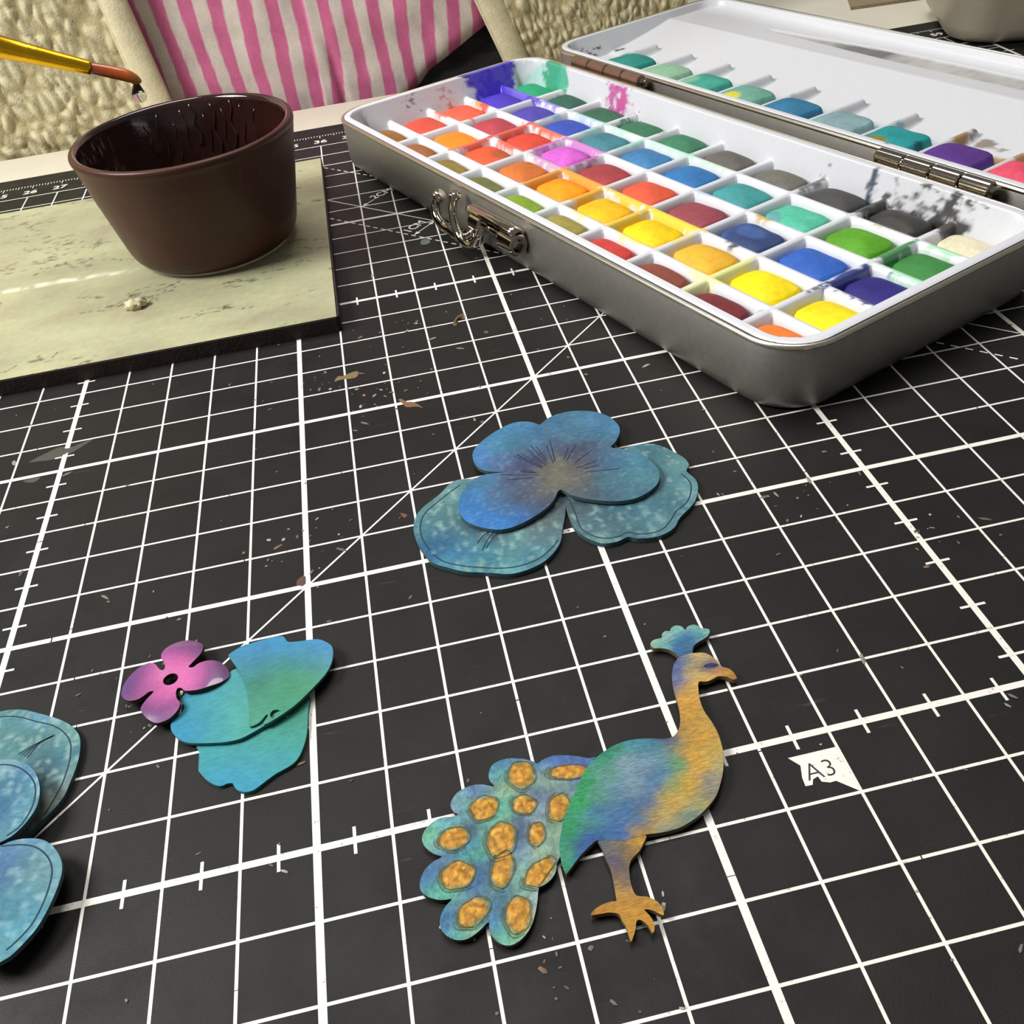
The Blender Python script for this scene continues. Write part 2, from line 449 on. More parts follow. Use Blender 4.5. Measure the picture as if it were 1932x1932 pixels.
# ------------------------------------------------------------------ brown bowl
bc = (-7.05, 19.2); z0 = BZ
bowl = thing('bowl', 'dark brown glazed ceramic ramekin bowl standing on the green board', 'bowl', (bc[0], bc[1], z0))
outer = [(1.93, .065), (1.99, .075), (2.10, .14), (2.21, .24), (2.29, .4), (2.36, .65), (2.46, 1.1), (2.57, 1.6), (2.68, 2.1), (2.78, 2.6), (2.84, 2.88), (2.875, 2.98), (2.88, 3.04), (2.865, 3.10), (2.82, 3.135), (2.76, 3.14)]
inner = [(2.76, 3.14), (2.70, 3.12), (2.66, 3.06), (2.64, 2.95), (2.58, 2.6), (2.46, 2.0), (2.34, 1.4), (2.22, .85), (2.1, .55), (1.85, .4), (1.2, .34), (0.0, .33)]
P = [np.array(q) for q in outer]; pr = [tuple(q) for q in spline(P, 3, False)]
V, F = lathe([(r, z+z0) for r, z in pr], 128, bc)
V = [(x+.012*fb(x, y, .8, 2, z), y, z+.012*fb(x, y, .7, 2, 7)) if z > z0+2.8 else (x, y, z) for x, y, z in V]
mk('outer_wall', V, F, M['glaze'], bowl, (*bc, z0))
pr = [tuple(q) for q in spline([np.array(q) for q in inner], 3, False)]
V, F = lathe([(r, z+z0) for r, z in pr], 128, bc)
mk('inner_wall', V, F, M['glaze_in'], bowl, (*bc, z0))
V, F = lathe([(1.72, .03), (1.72, 0.0), (1.96, 0.0), (1.99, .02), (2.0, .055), (1.96, .075), (1.72, .075)], 96, bc)
V = [(x, y, z+z0) for x, y, z in V]
V2, F2 = lathe([(0.01, .06), (1.73, .06)], 96, bc); V2 = [(x, y, z+z0) for x, y, z in V2]
V, F = join((V, F), (V2, F2)); mk('foot_ring', V, F, M['foot'], bowl, (*bc, z0))
# shallow dirty water and wet runs on the inside wall
V, F = lathe([(0.0, .62), (2.12, .62)], 96, bc); V = [(x, y, z+z0) for x, y, z in V]
wm, nt, b = nodes('dark_rinse_water'); b.inputs['Base Color'].default_value = (*lin('#1d100d'), 1); b.inputs['Roughness'].default_value = .03
mk('rinse_water', V, F, wm, bowl, (*bc, z0))
runs = []
for an, top, bot, w in ((58, 2.9, 1.2, .035), (66, 3.0, 1.7, .05), (72, 2.8, .9, .03), (78, 2.95, 1.5, .045), (83, 2.7, 1.1, .03), (90, 3.0, 1.9, .05), (97, 2.9, 1.0, .035), (104, 2.6, 1.6, .03), (112, 2.95, 1.4, .04), (49, 2.8, 1.5, .03), (120, 2.8, 1.9, .035)):
    path, rad = [], []
    for k in range(15):
        t = k/14; z = top+(bot-top)*t; a = math.radians(an+1.2*math.sin(k*.8+an)); r = np.interp(z, [.4, .85, 1.4, 2.0, 2.6, 2.95, 3.06], [2.0, 2.22, 2.34, 2.46, 2.58, 2.64, 2.66])-.004
        path.append((bc[0]+r*math.cos(a), bc[1]+r*math.sin(a), z0+z)); rad.append(w*(.55+.5*t) if k < 14 else w*.5)
    runs.append(tube(path, rad, 8))
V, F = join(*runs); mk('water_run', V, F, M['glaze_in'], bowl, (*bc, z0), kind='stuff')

# ------------------------------------------------------------------ paint brush with hanging drop
YB = 19.4
def bp(x, y): return aty(x, y, YB)
tip, fer, off = bp(258, 148), bp(172, 128.5), bp(0, 88)
br = thing('paintbrush', 'gold-ferruled paintbrush with wet orange bristles held over the brown bowl', 'paintbrush', tuple(fer))
d = (off-fer)/np.linalg.norm(off-fer)
path = [fer+d*t for t in (0, .02, .05, .6, 1.2, 1.25, 1.3, 1.36, 1.42, 1.6, 2.2, 2.24, 2.3, 2.4, 3.2)]
rad = [v*(1.08+.09*i/14*2) for i, v in enumerate([.142, .15, .151, .17, .188, .193, .185, .196, .186, .2, .225, .238, .24, .228, .235])]
V, F = tube(path, rad, 24); mk('ferrule', V, F, M['gold'], br, tuple(fer))
hp = [fer+d*t for t in (3.15, 3.3, 3.8, 5, 7, 10, 14, 18)]
V, F = tube(hp, [.2, .26, .3, .33, .3, .24, .18, .1], 20)
mk('handle', V, F, plain('black_lacquer', '#1b1a1c', .25, coat=.6), br, tuple(fer))
bpx = [(172, 128.5), (190, 132), (210, 136), (228, 140), (243, 144), (254, 149), (262, 154), (264.5, 157)]
bw = [.135, .145, .15, .15, .145, .125, .09, .03]
path = spline([bp(*q) for q in bpx], 4, False); rad = np.interp(np.linspace(0, 7, len(path)), range(8), bw)
V, F = tube(path, rad, 18)
tt = np.repeat(np.linspace(0, 1, len(path)), 18)
ca, cb, cc = lin('#8c3d20'), lin('#b8521a'), lin('#c98a34')
cl = [ca*(1-t/.45)+cb*(t/.45) if t < .45 else cb*(1-(t-.45)/.55)+cc*((t-.45)/.55) for t in tt]
mk('bristles', V, F, M['bristle'], br, tuple(fer), cols=cl)
dp = [(255, 152), (256, 157), (257.5, 162), (259, 168), (261, 175), (263, 182), (264, 188), (264.3, 191.5), (264.4, 193)]
dr = [.05, .075, .1, .13, .165, .18, .15, .085, .01]
path = spline([bp(*q) for q in dp], 3, False); rad = np.interp(np.linspace(0, 8, len(path)), range(9), dr)
V, F = tube(path, rad, 24)
p0 = bp(256, 155)
o = mk('water_drop', V, F, M['water'], None, tuple(p0)); o['label'] = 'clear water drop hanging from the orange paintbrush tip'; o['category'] = 'water drop'

# ------------------------------------------------------------------ paint palette
TH = math.radians(-67.75); U = np.array([math.cos(TH), math.sin(TH)]); W = np.array([-U[1], U[0]])
def pw(a, b, z): q = a*U+b*W; return (q[0], q[1], z)
A0, A1, B0, B1, HT = -24.62, -4.5, 6.4, 14.3, 1.5
PO = pw((A0+A1)/2, (B0+B1)/2, 0.0)
pal = thing('paint_palette', 'open silver tin watercolour palette with fifty paint cakes and a white lid tray', 'paint palette', PO)
def wallshell(a0, a1, b0, b1, r, prof):
    """rounded-rectangle shell; prof = list of (inset, z)"""
    ca_, cb_ = (a0+a1)/2, (b0+b1)/2; hx, hy = (a1-a0)/2, (b1-b0)/2; V, F = [], []; n = 0
    for ins, z in prof:
        R = rrect(hx-ins, hy-ins, max(r-ins, .05), 12); n = len(R)
        V += [pw(ca_+x, cb_+y, z) for x, y in R]
    for i in range(len(prof)-1):
        for k in range(n): F.append((i*n+k, i*n+(k+1) % n, (i+1)*n+(k+1) % n, (i+1)*n+k))
    return V, F, n
def tinbox(name, a0, a1, b0, b1, r, h, zb, parent, pre=''):
    V, F, n = wallshell(a0, a1, b0, b1, r, [(.30, zb), (.16, zb+.02), (.06, zb+.08), (.02, zb+.18), (0.0, zb+.3), (0.0, h-.1), (0.02, h-.06)])
    F.append(tuple(range(n-1, -1, -1)))
    mk(name, V, F, M['tin'], parent, PO)
    V, F, n = wallshell(a0, a1, b0, b1, r, [(.035, h-.11), (-.02, h-.085), (-.035, h-.045), (-.02, h-.008), (.02, h+.012), (.06, h), (.09, h-.03), (.1, h-.1)])
    mk(pre+'rolled_rim', V, F, M['tinrim'], parent, PO)
tinbox('base_tin', A0, A1, B0, B1, 1.15, HT, 0.0, pal)

def sdrect(x, y, hx, hy, r):
    qx, qy = abs(x)-hx+r, abs(y)-hy+r
    return math.hypot(max(qx, 0), max(qy, 0))+min(max(qx, qy), 0)-r
def lines(edges, step):
    out = []
    for p, q in zip(edges[:-1], edges[1:]):
        k = max(1, int(round((q-p)/step))); out += [p+(q-p)*i/k for i in range(k)]
    return out+[edges[-1]]
def sst(e0, e1, x):
    t = min(max((x-e0)/(e1-e0), 0), 1); return t*t*(3-2*t)

PK, BK0, PR, BR0 = 1.911, -23.98, 1.476, 6.745
ZB, HW = .93, .098
def tray(name, a0, a1, b0, b1, r, af, bf, hfun, cfun, parent):
    as_ = lines(sorted(af), .075); bs_ = lines(sorted(bf), .075)
    def refine(L, e0, e1, w):
        out = []
        for p, q in zip(L[:-1], L[1:]):
            k = 4 if (p < e0+w and q > e0+.19) or (q > e1-w and p < e1-.19) else 1
            out += [p+(q-p)*i/k for i in range(k)]
        return out+[L[-1]]
    as_ = refine(as_, a0, a1, .6); bs_ = refine(bs_, b0, b1, .5); ca_, cb_ = (a0+a1)/2, (b0+b1)/2; hx, hy = (a1-a0)/2, (b1-b0)/2
    V, cl = [], []
    for b in bs_:
        for a in as_:
            x, y = a-ca_, b-cb_; d = sdrect(x, y, hx, hy, r)
            if d > 0:
                qx, qy = abs(x)-hx+r, abs(y)-hy+r
                if qx > 0 and qy > 0:
                    L = math.hypot(qx, qy); x = math.copysign(hx-r+qx/L*r, x); y = math.copysign(hy-r+qy/L*r, y)
                d = 0
            aa, bb = x+ca_, y+cb_
            V.append(pw(aa, bb, hfun(aa, bb, -d))); cl.append(cfun(aa, bb, -d))
    n = len(as_)
    F = [(j*n+i, j*n+i+1, (j+1)*n+i+1, (j+1)*n+i) for j in range(len(bs_)-1) for i in range(n-1)]
    return mk(name, V, F, M['white_plastic'], parent, PO, cols=cl)
def feat(a0, a1, k0, pitch, n, hw):
    out = [a0, a0+.03, a0+.08, a0+.2, a0+.24, a0+.3, a0+.6, a1-.6, a1-.3, a1-.24, a1-.2, a1-.08, a1-.03, a1]
    for k in range(1, n):
        c = k0+pitch*k; out += [c-hw-.13, c-hw-.08, c-hw-.04, c-hw, c-hw*.4, c, c+hw*.4, c+hw, c+hw+.04, c+hw+.08, c+hw+.13]
    return sorted(out)
TA0, TA1, TB0, TB1 = A0+.09, A1-.09, B0+.09, B1-.09
def bar(dist):
    if dist < HW: return ZB-.035*(dist/HW)**2
    return max(ZB-.035-(dist-HW)*4.2, .25)
def base_h(a, b, d):
    if d < .21: return HT+.02-.02*(1-sst(0, .05, d))
    left = a-TA0 < d+.01; right = TA1-a < d+.01
    slope = 2.6 if left else 4.5
    wall = HT+.02-(d-.21)*slope
    k = (a-BK0)/PK; r = (b-BR0)/PR
    da = abs(k-round(k))*PK if 1 <= round(k) <= 9 else 9; db = abs(r-round(r))*PR if 1 <= round(r) <= 4 else 9
    return max(wall, bar(da), bar(db), .25)
white = lin('#dcdfe6')
def kc(k): return BK0+PK*k
def rc(r): return BR0+PR*r
stains = [  # (a, b, radius a, radius b, colour, strength, noise frequency)
    (kc(.1), rc(3.75), .62, .55, '#4a36c4', .95, 2.2), (TA0+.25, rc(3.75), .5, .75, '#4a38cc', .98, 2.0), (TA0+.15, rc(4.25), .3, .3, '#4a38cc', .95, 3.0), (TA0+.15, rc(3.1), .18, .3, '#43369a', .75, 3.4),
    (kc(.6), rc(4), .75, .13, '#6a56d4', 1.2, 3.0), (kc(1), rc(3.95), .35, .14, '#5a48c8', 1.1, 3), (kc(1.5), rc(4), .6, .11, '#8a80d8', .85, 4),
    (kc(.5), rc(3), .35, .12, '#f0a040', 1.1, 4), (kc(.15), rc(2.55), .35, .55, '#d85a44', .95, 3), (kc(.35), rc(2), .45, .12, '#e26a50', .95, 4), (kc(.6), rc(2.95), .3, .1, '#d85a44', .8, 4),
    (kc(1.0), rc(2.3), .12, .4, '#d8786c', .6, 5), (kc(2), rc(1.6), .13, .85, '#e0604a', 1.05, 3.4), (kc(2), rc(2.5), .13, .8, '#e05a44', 1.25, 3.4), (kc(2.5), rc(3), .85, .13, '#e2644c', 1.15, 3.6), (kc(2.6), rc(2), .75, .13, '#d65a40', 1.1, 3.6),
    (kc(3), rc(2.5), .13, .6, '#c870b8', 1.0, 4), (kc(3.5), rc(3), .9, .16, '#c87cc8', 1.1, 3.6), (kc(3.6), rc(2), .8, .14, '#c89ac4', 1.0, 4), (kc(4), rc(2.5), .14, .6, '#b06aa8', 1.05, 3.6),
    (kc(2), rc(3.5), .11, .5, '#8ab0d0', .8, 5), (kc(2.5), rc(4), .8, .12, '#a8cce0', .85, 5), (kc(3), rc(3.6), .12, .6, '#a0d4d0', .8, 4), (kc(3.4), rc(4), .8, .12, '#b4e0d4', .85, 4), (kc(4), rc(3.6), .12, .7, '#a4dccc', .85, 4), (kc(4.5), rc(4), .9, .12, '#c0e4d4', .9, 4), (kc(5), rc(4), .4, .2, '#b4e4d0', .8, 4), (kc(5.5), rc(4), .7, .12, '#c4e0cc', .8, 4),
    (kc(4.5), rc(2), .85, .15, '#ee9a20', 1.3, 3), (kc(4.02), rc(1.5), .16, .6, '#e09418', 1.25, 3), (kc(5), rc(1.6), .15, .6, '#e6b020', 1.2, 3), (kc(5.5), rc(2), .7, .14, '#eac430', 1.2, 3), (kc(6), rc(1.55), .15, .65, '#eac838', 1.2, 3), (kc(6.5), rc(2), .85, .15, '#e8cc20', 1.3, 3), (kc(6.6), rc(1), .6, .11, '#efe080', .8, 4), (kc(7), rc(1.6), .13, .5, '#eadf9a', .8, 4),
    (kc(5.5), rc(1), .5, .1, '#f0dc90', .7, 5), (kc(8), rc(1.4), .14, .8, '#e6ea9c', 1.1, 3), (kc(8), rc(1), .35, .2, '#e8eca0', 1.1, 3), (kc(7.8), rc(1), .6, .11, '#eeeab4', .9, 4), (kc(8.05), rc(.7), .14, .4, '#ecefb4', .9, 4),
    (kc(7.6), rc(2), .25, .1, '#3c3a40', .75, 8), (kc(7.3), rc(3), .25, .1, '#c8a848', .9, 4), (kc(6.1), rc(3), .5, .1, '#b8c8e4', .7, 5),
    (kc(9.35), rc(2.45), .12, .5, '#243a90', 1.1, 4), (kc(9.08), rc(2.5), .2, .6, '#22358c', 1.25, 4), (kc(9.5), rc(3), .7, .13, '#a4d4b8', .95, 4), (kc(9), rc(3.5), .16, .55, '#3c8a50', 1.2, 3.4), (kc(9.4), rc(4), .5, .12, '#9cd4ac', .8, 5), (kc(9.5), rc(2), .5, .1, '#2c3a6c', .65, 8), (kc(9), rc(1.9), .1, .35, '#2c3c70', .7, 7),
    (kc(.55), TB1-.3, .5, .5, '#2aa67c', .95, 2.6), (kc(.9), TB1-.25, .3, .5, '#49b694', .85, 3.2), (kc(.2), TB1-.6, .5, .4, '#b4dcd8', .8, 3), (kc(.75), TB1-.8, .3, .3, '#22986e', 1.1, 3),
    (kc(2.55), TB1-.4, .45, .35, '#c8489c', .74, 4.2), (kc(2.9), TB1-.5, .3, .3, '#b04a90', .6, 5), (kc(2.3), TB1-.3, .35, .3, '#c05aa0', .6, 5),
    (kc(8.5), TB1-.75, .8, .4, '#2c2a28', 1.2, 2.8), (kc(8.95), TB1-.55, .55, .45, '#302d2a', .8, 4.5), (kc(7.8), TB1-.75, .3, .35, '#2f3236', .85, 4.5), (kc(7.75), TB1-.45, .12, .4, '#33485c', .8, 5), (kc(8), rc(4.45), .17, .5, '#343230', 1.2, 3.4), (kc(7), rc(4.5), .12, .5, '#5c6660', .7, 5), (kc(8.5), rc(4), .6, .09, '#b8b8a0', .6, 6),
    (kc(3.1), rc(4.5), .12, .4, '#4c8468', .8, 5), (kc(4.0), rc(4.5), .12, .4, '#80a498', .7, 5), (kc(8.9), rc(.85), .15, .12, '#6a9a80', .9, 4),
    (TA0+.3, rc(1.6), .1, .3, '#8a8098', .5, 8), (TA0+.25, rc(2.5), .2, .6, '#c4a8b4', .38, 6)]
stains = [(a, b, ra, rb, lin(c), s, f, 17.3*i) for i, (a, b, ra, rb, c, s, f) in enumerate(stains)]
def stain_col(c, a, b, lst, z=0.0):
    c = np.array(c)
    for sa, sb, ra, rb, sc, st, f, sd in lst:
        x, y = (a-sa)/ra, (b-sb)/rb; q = x*x+y*y
        if q > 4.5: continue
        g = st*math.exp(-q*.75)+.42*noise.fractal(Vector((a*f+sd, b*f, sd+z*f*1.2)), .8, 2.2, 4)
        k = sst(.38, .58, g); c = c*(1-k*.93)+sc*k*.93
    return c
def base_c(a, b, d): return stain_col(white, a, b, stains, base_h(a, b, d))
tray('paint_tray', TA0, TA1, TB0, TB1, 1.02, feat(TA0, TA1, BK0, PK, 10, HW), feat(TB0, TB1, BR0, PR, 5, HW), base_h, base_c, pal)

def cake(name, ca_, cb_, la, lb, zlo, zedge, ztop, colr, parent, seed, label, wear=0.0, blockiness=4.0, tint=None):
    n, mm = 26, 22; V, F, cl = [], [], []; c0 = lin(colr); dark = lum(c0) < .03
    for j in range(mm+1):
        for i in range(n+1):
            s, t = 2*i/n-1, 2*j/mm-1
            s2 = math.copysign(abs(s)**.8, s); t2 = math.copysign(abs(t)**.8, t)
            e = (abs(s2)**blockiness+abs(t2)**blockiness)**(1/blockiness); m_ = max(abs(s2), abs(t2), 1e-6)
            k = m_/e if e > 0 else 1; x, y = s2*k, t2*k; rr = min((abs(x)**blockiness+abs(y)**blockiness)**(1/blockiness), 1)
            a, b = ca_+x*la/2*(1+.03*noise.noise(Vector((x*2+seed, y*2, seed)))), cb_+y*lb/2
            edge = sst(1.0, .80, rr)
            z = zlo+(zedge-zlo)*edge+(ztop-zedge)*(1-rr**2.2)
            z += .03*noise.noise(Vector((a*1.3+seed, b*1.3, 2)))*edge
            if wear: z -= wear*math.exp(-((x-.1)**2*4+(y-.1)**2*3))
            V.append(pw(a, b, z))
            f = 1+.16*noise.fractal(Vector((a*1.6+seed*3, b*1.6, seed)), .9, 2, 3)
            c = c0*f
            if tint:
                for tx, ty, tr, tc in tint:
                    q = ((x-tx)**2+(y-ty)**2)/tr**2+.35*noise.noise(Vector((a*4, b*4, seed))); k2 = sst(1.2, .5, q); c = c*(1-k2)+lin(tc)*k2
            cl.append(c)
    w = n+1; F = [(j*w+i, j*w+i+1, (j+1)*w+i+1, (j+1)*w+i) for j in range(mm) for i in range(n)]
    return mk(name, V, F, M['cake_dark'] if dark else M['cake'], parent, PO, cols=cl, label=label)
def lum(c): return .2126*c[0]+.7152*c[1]+.0722*c[2]
CAKES = [
 [('#96662f', 'ochre brown'), ('#a8683a', 'light brown'), ('#8e7a3a', 'olive brown'), ('#6e7440', 'dull olive'), ('#8cae30', 'lime green'), ('#a69a4c', 'khaki'), ('#d0403a', 'bright red'), ('#8e4a3a', 'brick brown'), ('#7e3036', 'maroon'), ('#f08030', 'pale orange')],
 [('#d8523f', 'vermilion'), ('#fb9020', 'orange'), ('#ee5a34', 'red orange'), ('#cc7030', 'burnt orange'), ('#ff9a0a', 'deep orange yellow'), ('#efb90e', 'dark yellow'), ('#fcd408', 'golden yellow'), ('#edb634', 'ochre yellow'), ('#fbe008', 'lemon yellow'), ('#f8e016', 'pale lemon yellow')],
 [('#f0624a', 'coral'), ('#b84452', 'crimson'), ('#dc4836', 'scarlet'), ('#d562d0', 'magenta'), ('#a63e44', 'wine red'), ('#e05a3c', 'tomato red'), ('#944450', 'mauve'), ('#3a548e', 'slate blue'), ('#2e62be', 'bright blue'), ('#2a2478', 'navy')],
 [('#4a36c0', 'ultramarine violet'), ('#5046b0', 'violet'), ('#3650b6', 'cobalt blue'), ('#43828f', 'grey teal'), ('#3c7cb0', 'cerulean blue'), ('#2e74b4', 'mid blue'), ('#40979a', 'teal'), ('#56c2a4', 'mint green'), ('#58a020', 'grass green'), ('#38823f', 'emerald green')],
 [('#1e9c6e', 'sea green'), ('#2c5e50', 'dark blue green'), ('#32644a', 'dark green'), ('#337050', 'forest green'), ('#3a7a5c', 'mid green'), ('#62605a', 'warm grey'), ('#6a6a62', 'light grey'), ('#444444', 'charcoal'), ('#312f2d', 'black'), ('#dcd6b8', 'ivory')]]
sd = 1.0
for r, row in enumerate(CAKES):
    for k, (hx, nm) in enumerate(row):
        sd += 3.7; tint = None; wear = 0.0
        if nm in ('navy', 'slate blue', 'grey teal', 'mint green'): wear = .08
        if nm == 'slate blue': tint = [(.35, -.2, 1.1, '#2e4272'), (-.1, .1, .5, '#42609c')]
        if nm == 'mint green': tint = [(-.6, -.8, .5, '#5ea2a4')]
        if nm == 'red orange': tint = [(.5, .5, .6, '#b85a34')]
        bl = TB0+.3 if r == 0 else rc(r)+HW+.01; bh = rc(r+1)-HW-.01 if r < 4 else TB1-.42
        al = TA0+.55 if k == 0 else kc(k)+HW+.01; ah = kc(k+1)-HW-.01 if k < 9 else TA1-.36
        hi = random.uniform(.80, .9)
        if r == 4: hi += .03
        cake('paint_cake', (al+ah)/2, (bl+bh)/2, ah-al, bh-bl, .3, .74, hi+.09, hx, pal, sd, nm+' paint cake', wear, 4.0, tint)

# lid: shallow tin, white mixing tray, one row of raised cakes
LA0, LA1, LB0, LB1 = -24.85, -4.6, 15.12, 23.1
lid = mk('lid', *(lambda q: (q[0], q[1]+[tuple(range(q[2]-1, -1, -1))]))(wallshell(LA0, LA1, LB0, LB1, 1.15, [(.30, 0), (.16, .02), (.06, .08), (.02, .18), (0, .3), (0, HT-.1), (.02, HT-.06)])), M['tin'], pal, PO)
V, F, n = wallshell(LA0, LA1, LB0, LB1, 1.15, [(.035, HT-.11), (-.02, HT-.085), (-.035, HT-.045), (-.02, HT-.008), (.02, HT+.012), (.06, HT), (.09, HT-.03), (.1, HT-.1)])
mk('rolled_rim', V, F, M['tinrim'], lid, PO)
MA0, MA1, MB0, MB1 = LA0+.09, LA1-.09, LB0+.09, LB1-.09
def lk(k): return -22.72+1.87*k                       # bar between lid wells
def lid_h(a, b, d):
    if d < .2: return HT+.02-.02*(1-sst(0, .05, d))
    t = b-MB0
    wall = HT+.02-(d-.2)*2.2
    if t < 2.05: fl = .80
    elif t < 2.5: fl = .80+.08*sst(2.05, 2.5, t)
    elif t < 5.2: fl = .88+.40*((t-2.5)/2.7)**1.25
    elif t < 5.42: fl = 1.28+.03*math.sin((t-5.2)/.22*math.pi)
    elif t < 6.6: fl = 1.28
    else: fl = 1.28
    # long pointed mixing trough behind the ledge
    ta = (a+20.3)/6.0; wv = .34*sst(-.1, 1, ta)+.02
    if a > -20.4 and abs(t-(6.45-.10*(1-min(ta, 1)))) < wv+.1:
        fl -= .05*sst(wv+.1, wv-.02, abs(t-(6.45-.10*(1-min(ta, 1)))))
    if t < 3.6:                                      # ribs between wells
        k = (a-lk(0))/1.87; da = abs(k-round(k))*1.87
        if 0 <= round(k) <= 11:
            rib = 1.17-max(0, da-.05)*1.9-max(0, t-3.15)*1.6; fl = max(fl, rib)
    if t > 7.35: fl = max(fl, 1.28+(t-7.35)*.3)
    return max(fl, wall)
lstains = [(-23.9, MB0+.55, .35, .3, '#2f3434', .85, 4), (-24.2, MB0+1.3, .2, .5, '#31383a', .72, 5), (-24.1, MB0+2.6, .12, .3, '#3a4040', .75, 5),
    (-23.0, MB0+1.7, .5, .4, '#6fb8ac', .8, 2.5), (-21.8, MB0+2.1, .6, .2, '#a8d0c4', .6, 5), (-14.5, MB0+2.2, 1.2, .25, '#a8ccd8', .6, 4), (-11.8, MB0+2.35, .8, .2, '#9cc0cc', .75, 4),
    (-9.6, MB0+2.5, .7, .3, '#b08a58', .72, 3.2), (-8.0, MB0+2.3, 1.4, .28, '#c09a62', .82, 3), (-9.2, MB0+2.9, .6, .35, '#8c8078', .6, 4), (-6.4, MB0+2.2, 1.2, .3, '#c4a070', .75, 3), (-8.3, MB0+.9, .3, .8, '#8c7cb4', .75, 4),
    (-16.2, MB0+1.1, .12, .5, '#cfc7bd', .5, 5), (-10.4, MB0+.5, .5, .3, '#7c7448', .8, 4), (-13.0, MB0+.4, .4, .2, '#8c7c74', .7, 4)]
lstains = [(a, b, ra, rb, lin(c), s, f, 11.9*i+300) for i, (a, b, ra, rb, c, s, f) in enumerate(lstains)]
def lid_c(a, b, d):
    c = stain_col(lin('#dadde3'), a, b, lstains, lid_h(a, b, d)); t = b-MB0
    ta = (a+20.3)/6.0; wv = .34*sst(-.1, 1, ta)+.02; q = abs(t-(6.45-.10*(1-min(ta, 1))))
    if t > 5.45 and t < 6.7: c = c*np.array([.97, .95, .93])
    if a > -20.4 and q < wv+.06:                      # dried grey wash left in the trough
        n = noise.fractal(Vector((a*3.2, b*1.2, 5)), .9, 2, 4); m = sst(wv+.06, wv-.04, q)
        g = np.interp(a, [-20.9, -19, -17.6, -16.8, -15.4, -15.0, -13.6, -12.5, -6], [.62, .50, .40, .16, .15, .42, .55, .46, .58])*(1+.22*n)
        c = c*(1-m*.95)+np.array([g, g*.985, g*.96])*m*.95
    return c
bf = [MB0, MB0+.03, MB0+.08, MB0+.2, MB0+.3, MB0+.55, MB0+2.05, MB0+2.2, MB0+2.5, MB0+5.2, MB0+5.31, MB0+5.42, MB0+6.5, MB0+7.4, MB1-.55, MB1-.3, MB1-.2, MB1-.08, MB1-.03, MB1]
tray('mixing_tray', MA0, MA1, MB0, MB1, 1.02, feat(MA0, MA1, lk(0)-1.87, 1.87, 11, .07), bf, lid_h, lid_c, lid)
LID = [('#1e877e', 'teal'), ('#8cb89a', 'pale sage green'), ('#40a08e', 'sea teal'), ('#70aa9a', 'grey green'), ('#30789f', 'blue'), ('#88a8ae', 'grey blue'), ('#1e9698', 'turquoise'), ('#563086', 'purple'), ('#e6526c', 'coral pink')]
for k, (hx, nm) in enumerate(LID):
    sd += 2.9; tint = None
    if nm == 'grey green': tint = [(-.2, -.55, .36, '#d8cc3c')]
    if nm == 'turquoise': tint = [(-.3, -.95, .6, '#7c7a34'), (.95, 0, .3, '#14585e')]
    if nm == 'sea teal': tint = [(-.7, -.3, .6, '#7cb89a')]
    cake('paint_cake', -21.84+1.865*k, MB0+1.28, 1.74, 1.58, .78, 1.16, 1.30, hx, lid, sd, nm+' paint cake', 0, 5.0, tint)

# hinges (two barrels of four knuckles each) between base and lid
for a0, a1, mt, lb in ((-22.6, -19.0, 'hinge_copper', 'copper-toned worn hinge'), (-9.75, -6.5, 'chrome', 'bright chrome hinge')):
    hb, hz, hr = 14.71, HT-.02, .2
    L = (a1-a0)/4; parts = []
    for k in range(4):
        p, q = a0+L*k+.02, a0+L*(k+1)-.02
        parts.append(tube([pw(p, hb, hz), pw(p+.03, hb, hz), pw(q-.03, hb, hz), pw(q, hb, hz)], [hr-.03, hr, hr, hr-.03], 18))
    hg = mk('hinge', *join(*parts), M[mt], pal, PO, label=lb); shade(hg, 35)
    V, F = tube([pw(a0-.04, hb, hz), pw(a1+.04, hb, hz)], .11, 12); mk('hinge_pin', V, F, M['chrome'], hg, PO)
    def leaf(b0, b1):
        v = [pw(a, b, z) for a in (a0+.1, a1-.1) for b in (b0, b1) for z in (hz-.22, hz-.12)]
        return v, [(0, 1, 3, 2), (4, 6, 7, 5), (0, 4, 5, 1), (2, 3, 7, 6), (1, 5, 7, 3), (0, 2, 6, 4)]
    mk('hinge_leaf', *leaf(B1-.02, hb-.1), M['chrome'], hg, PO, smooth=False)
    mk('hinge_leaf', *leaf(hb+.1, LB0+.02), M['chrome'], hg, PO, smooth=False)

# clasp on the long front wall
def fw(a, out, z): return pw(a, B0-out, z)
cl_ = bpy.data.objects.new('clasp', None); C.objects.link(cl_); cl_.parent = pal; cl_.empty_display_size = .005
cl_['label'] = 'chrome wire clasp on the front wall'
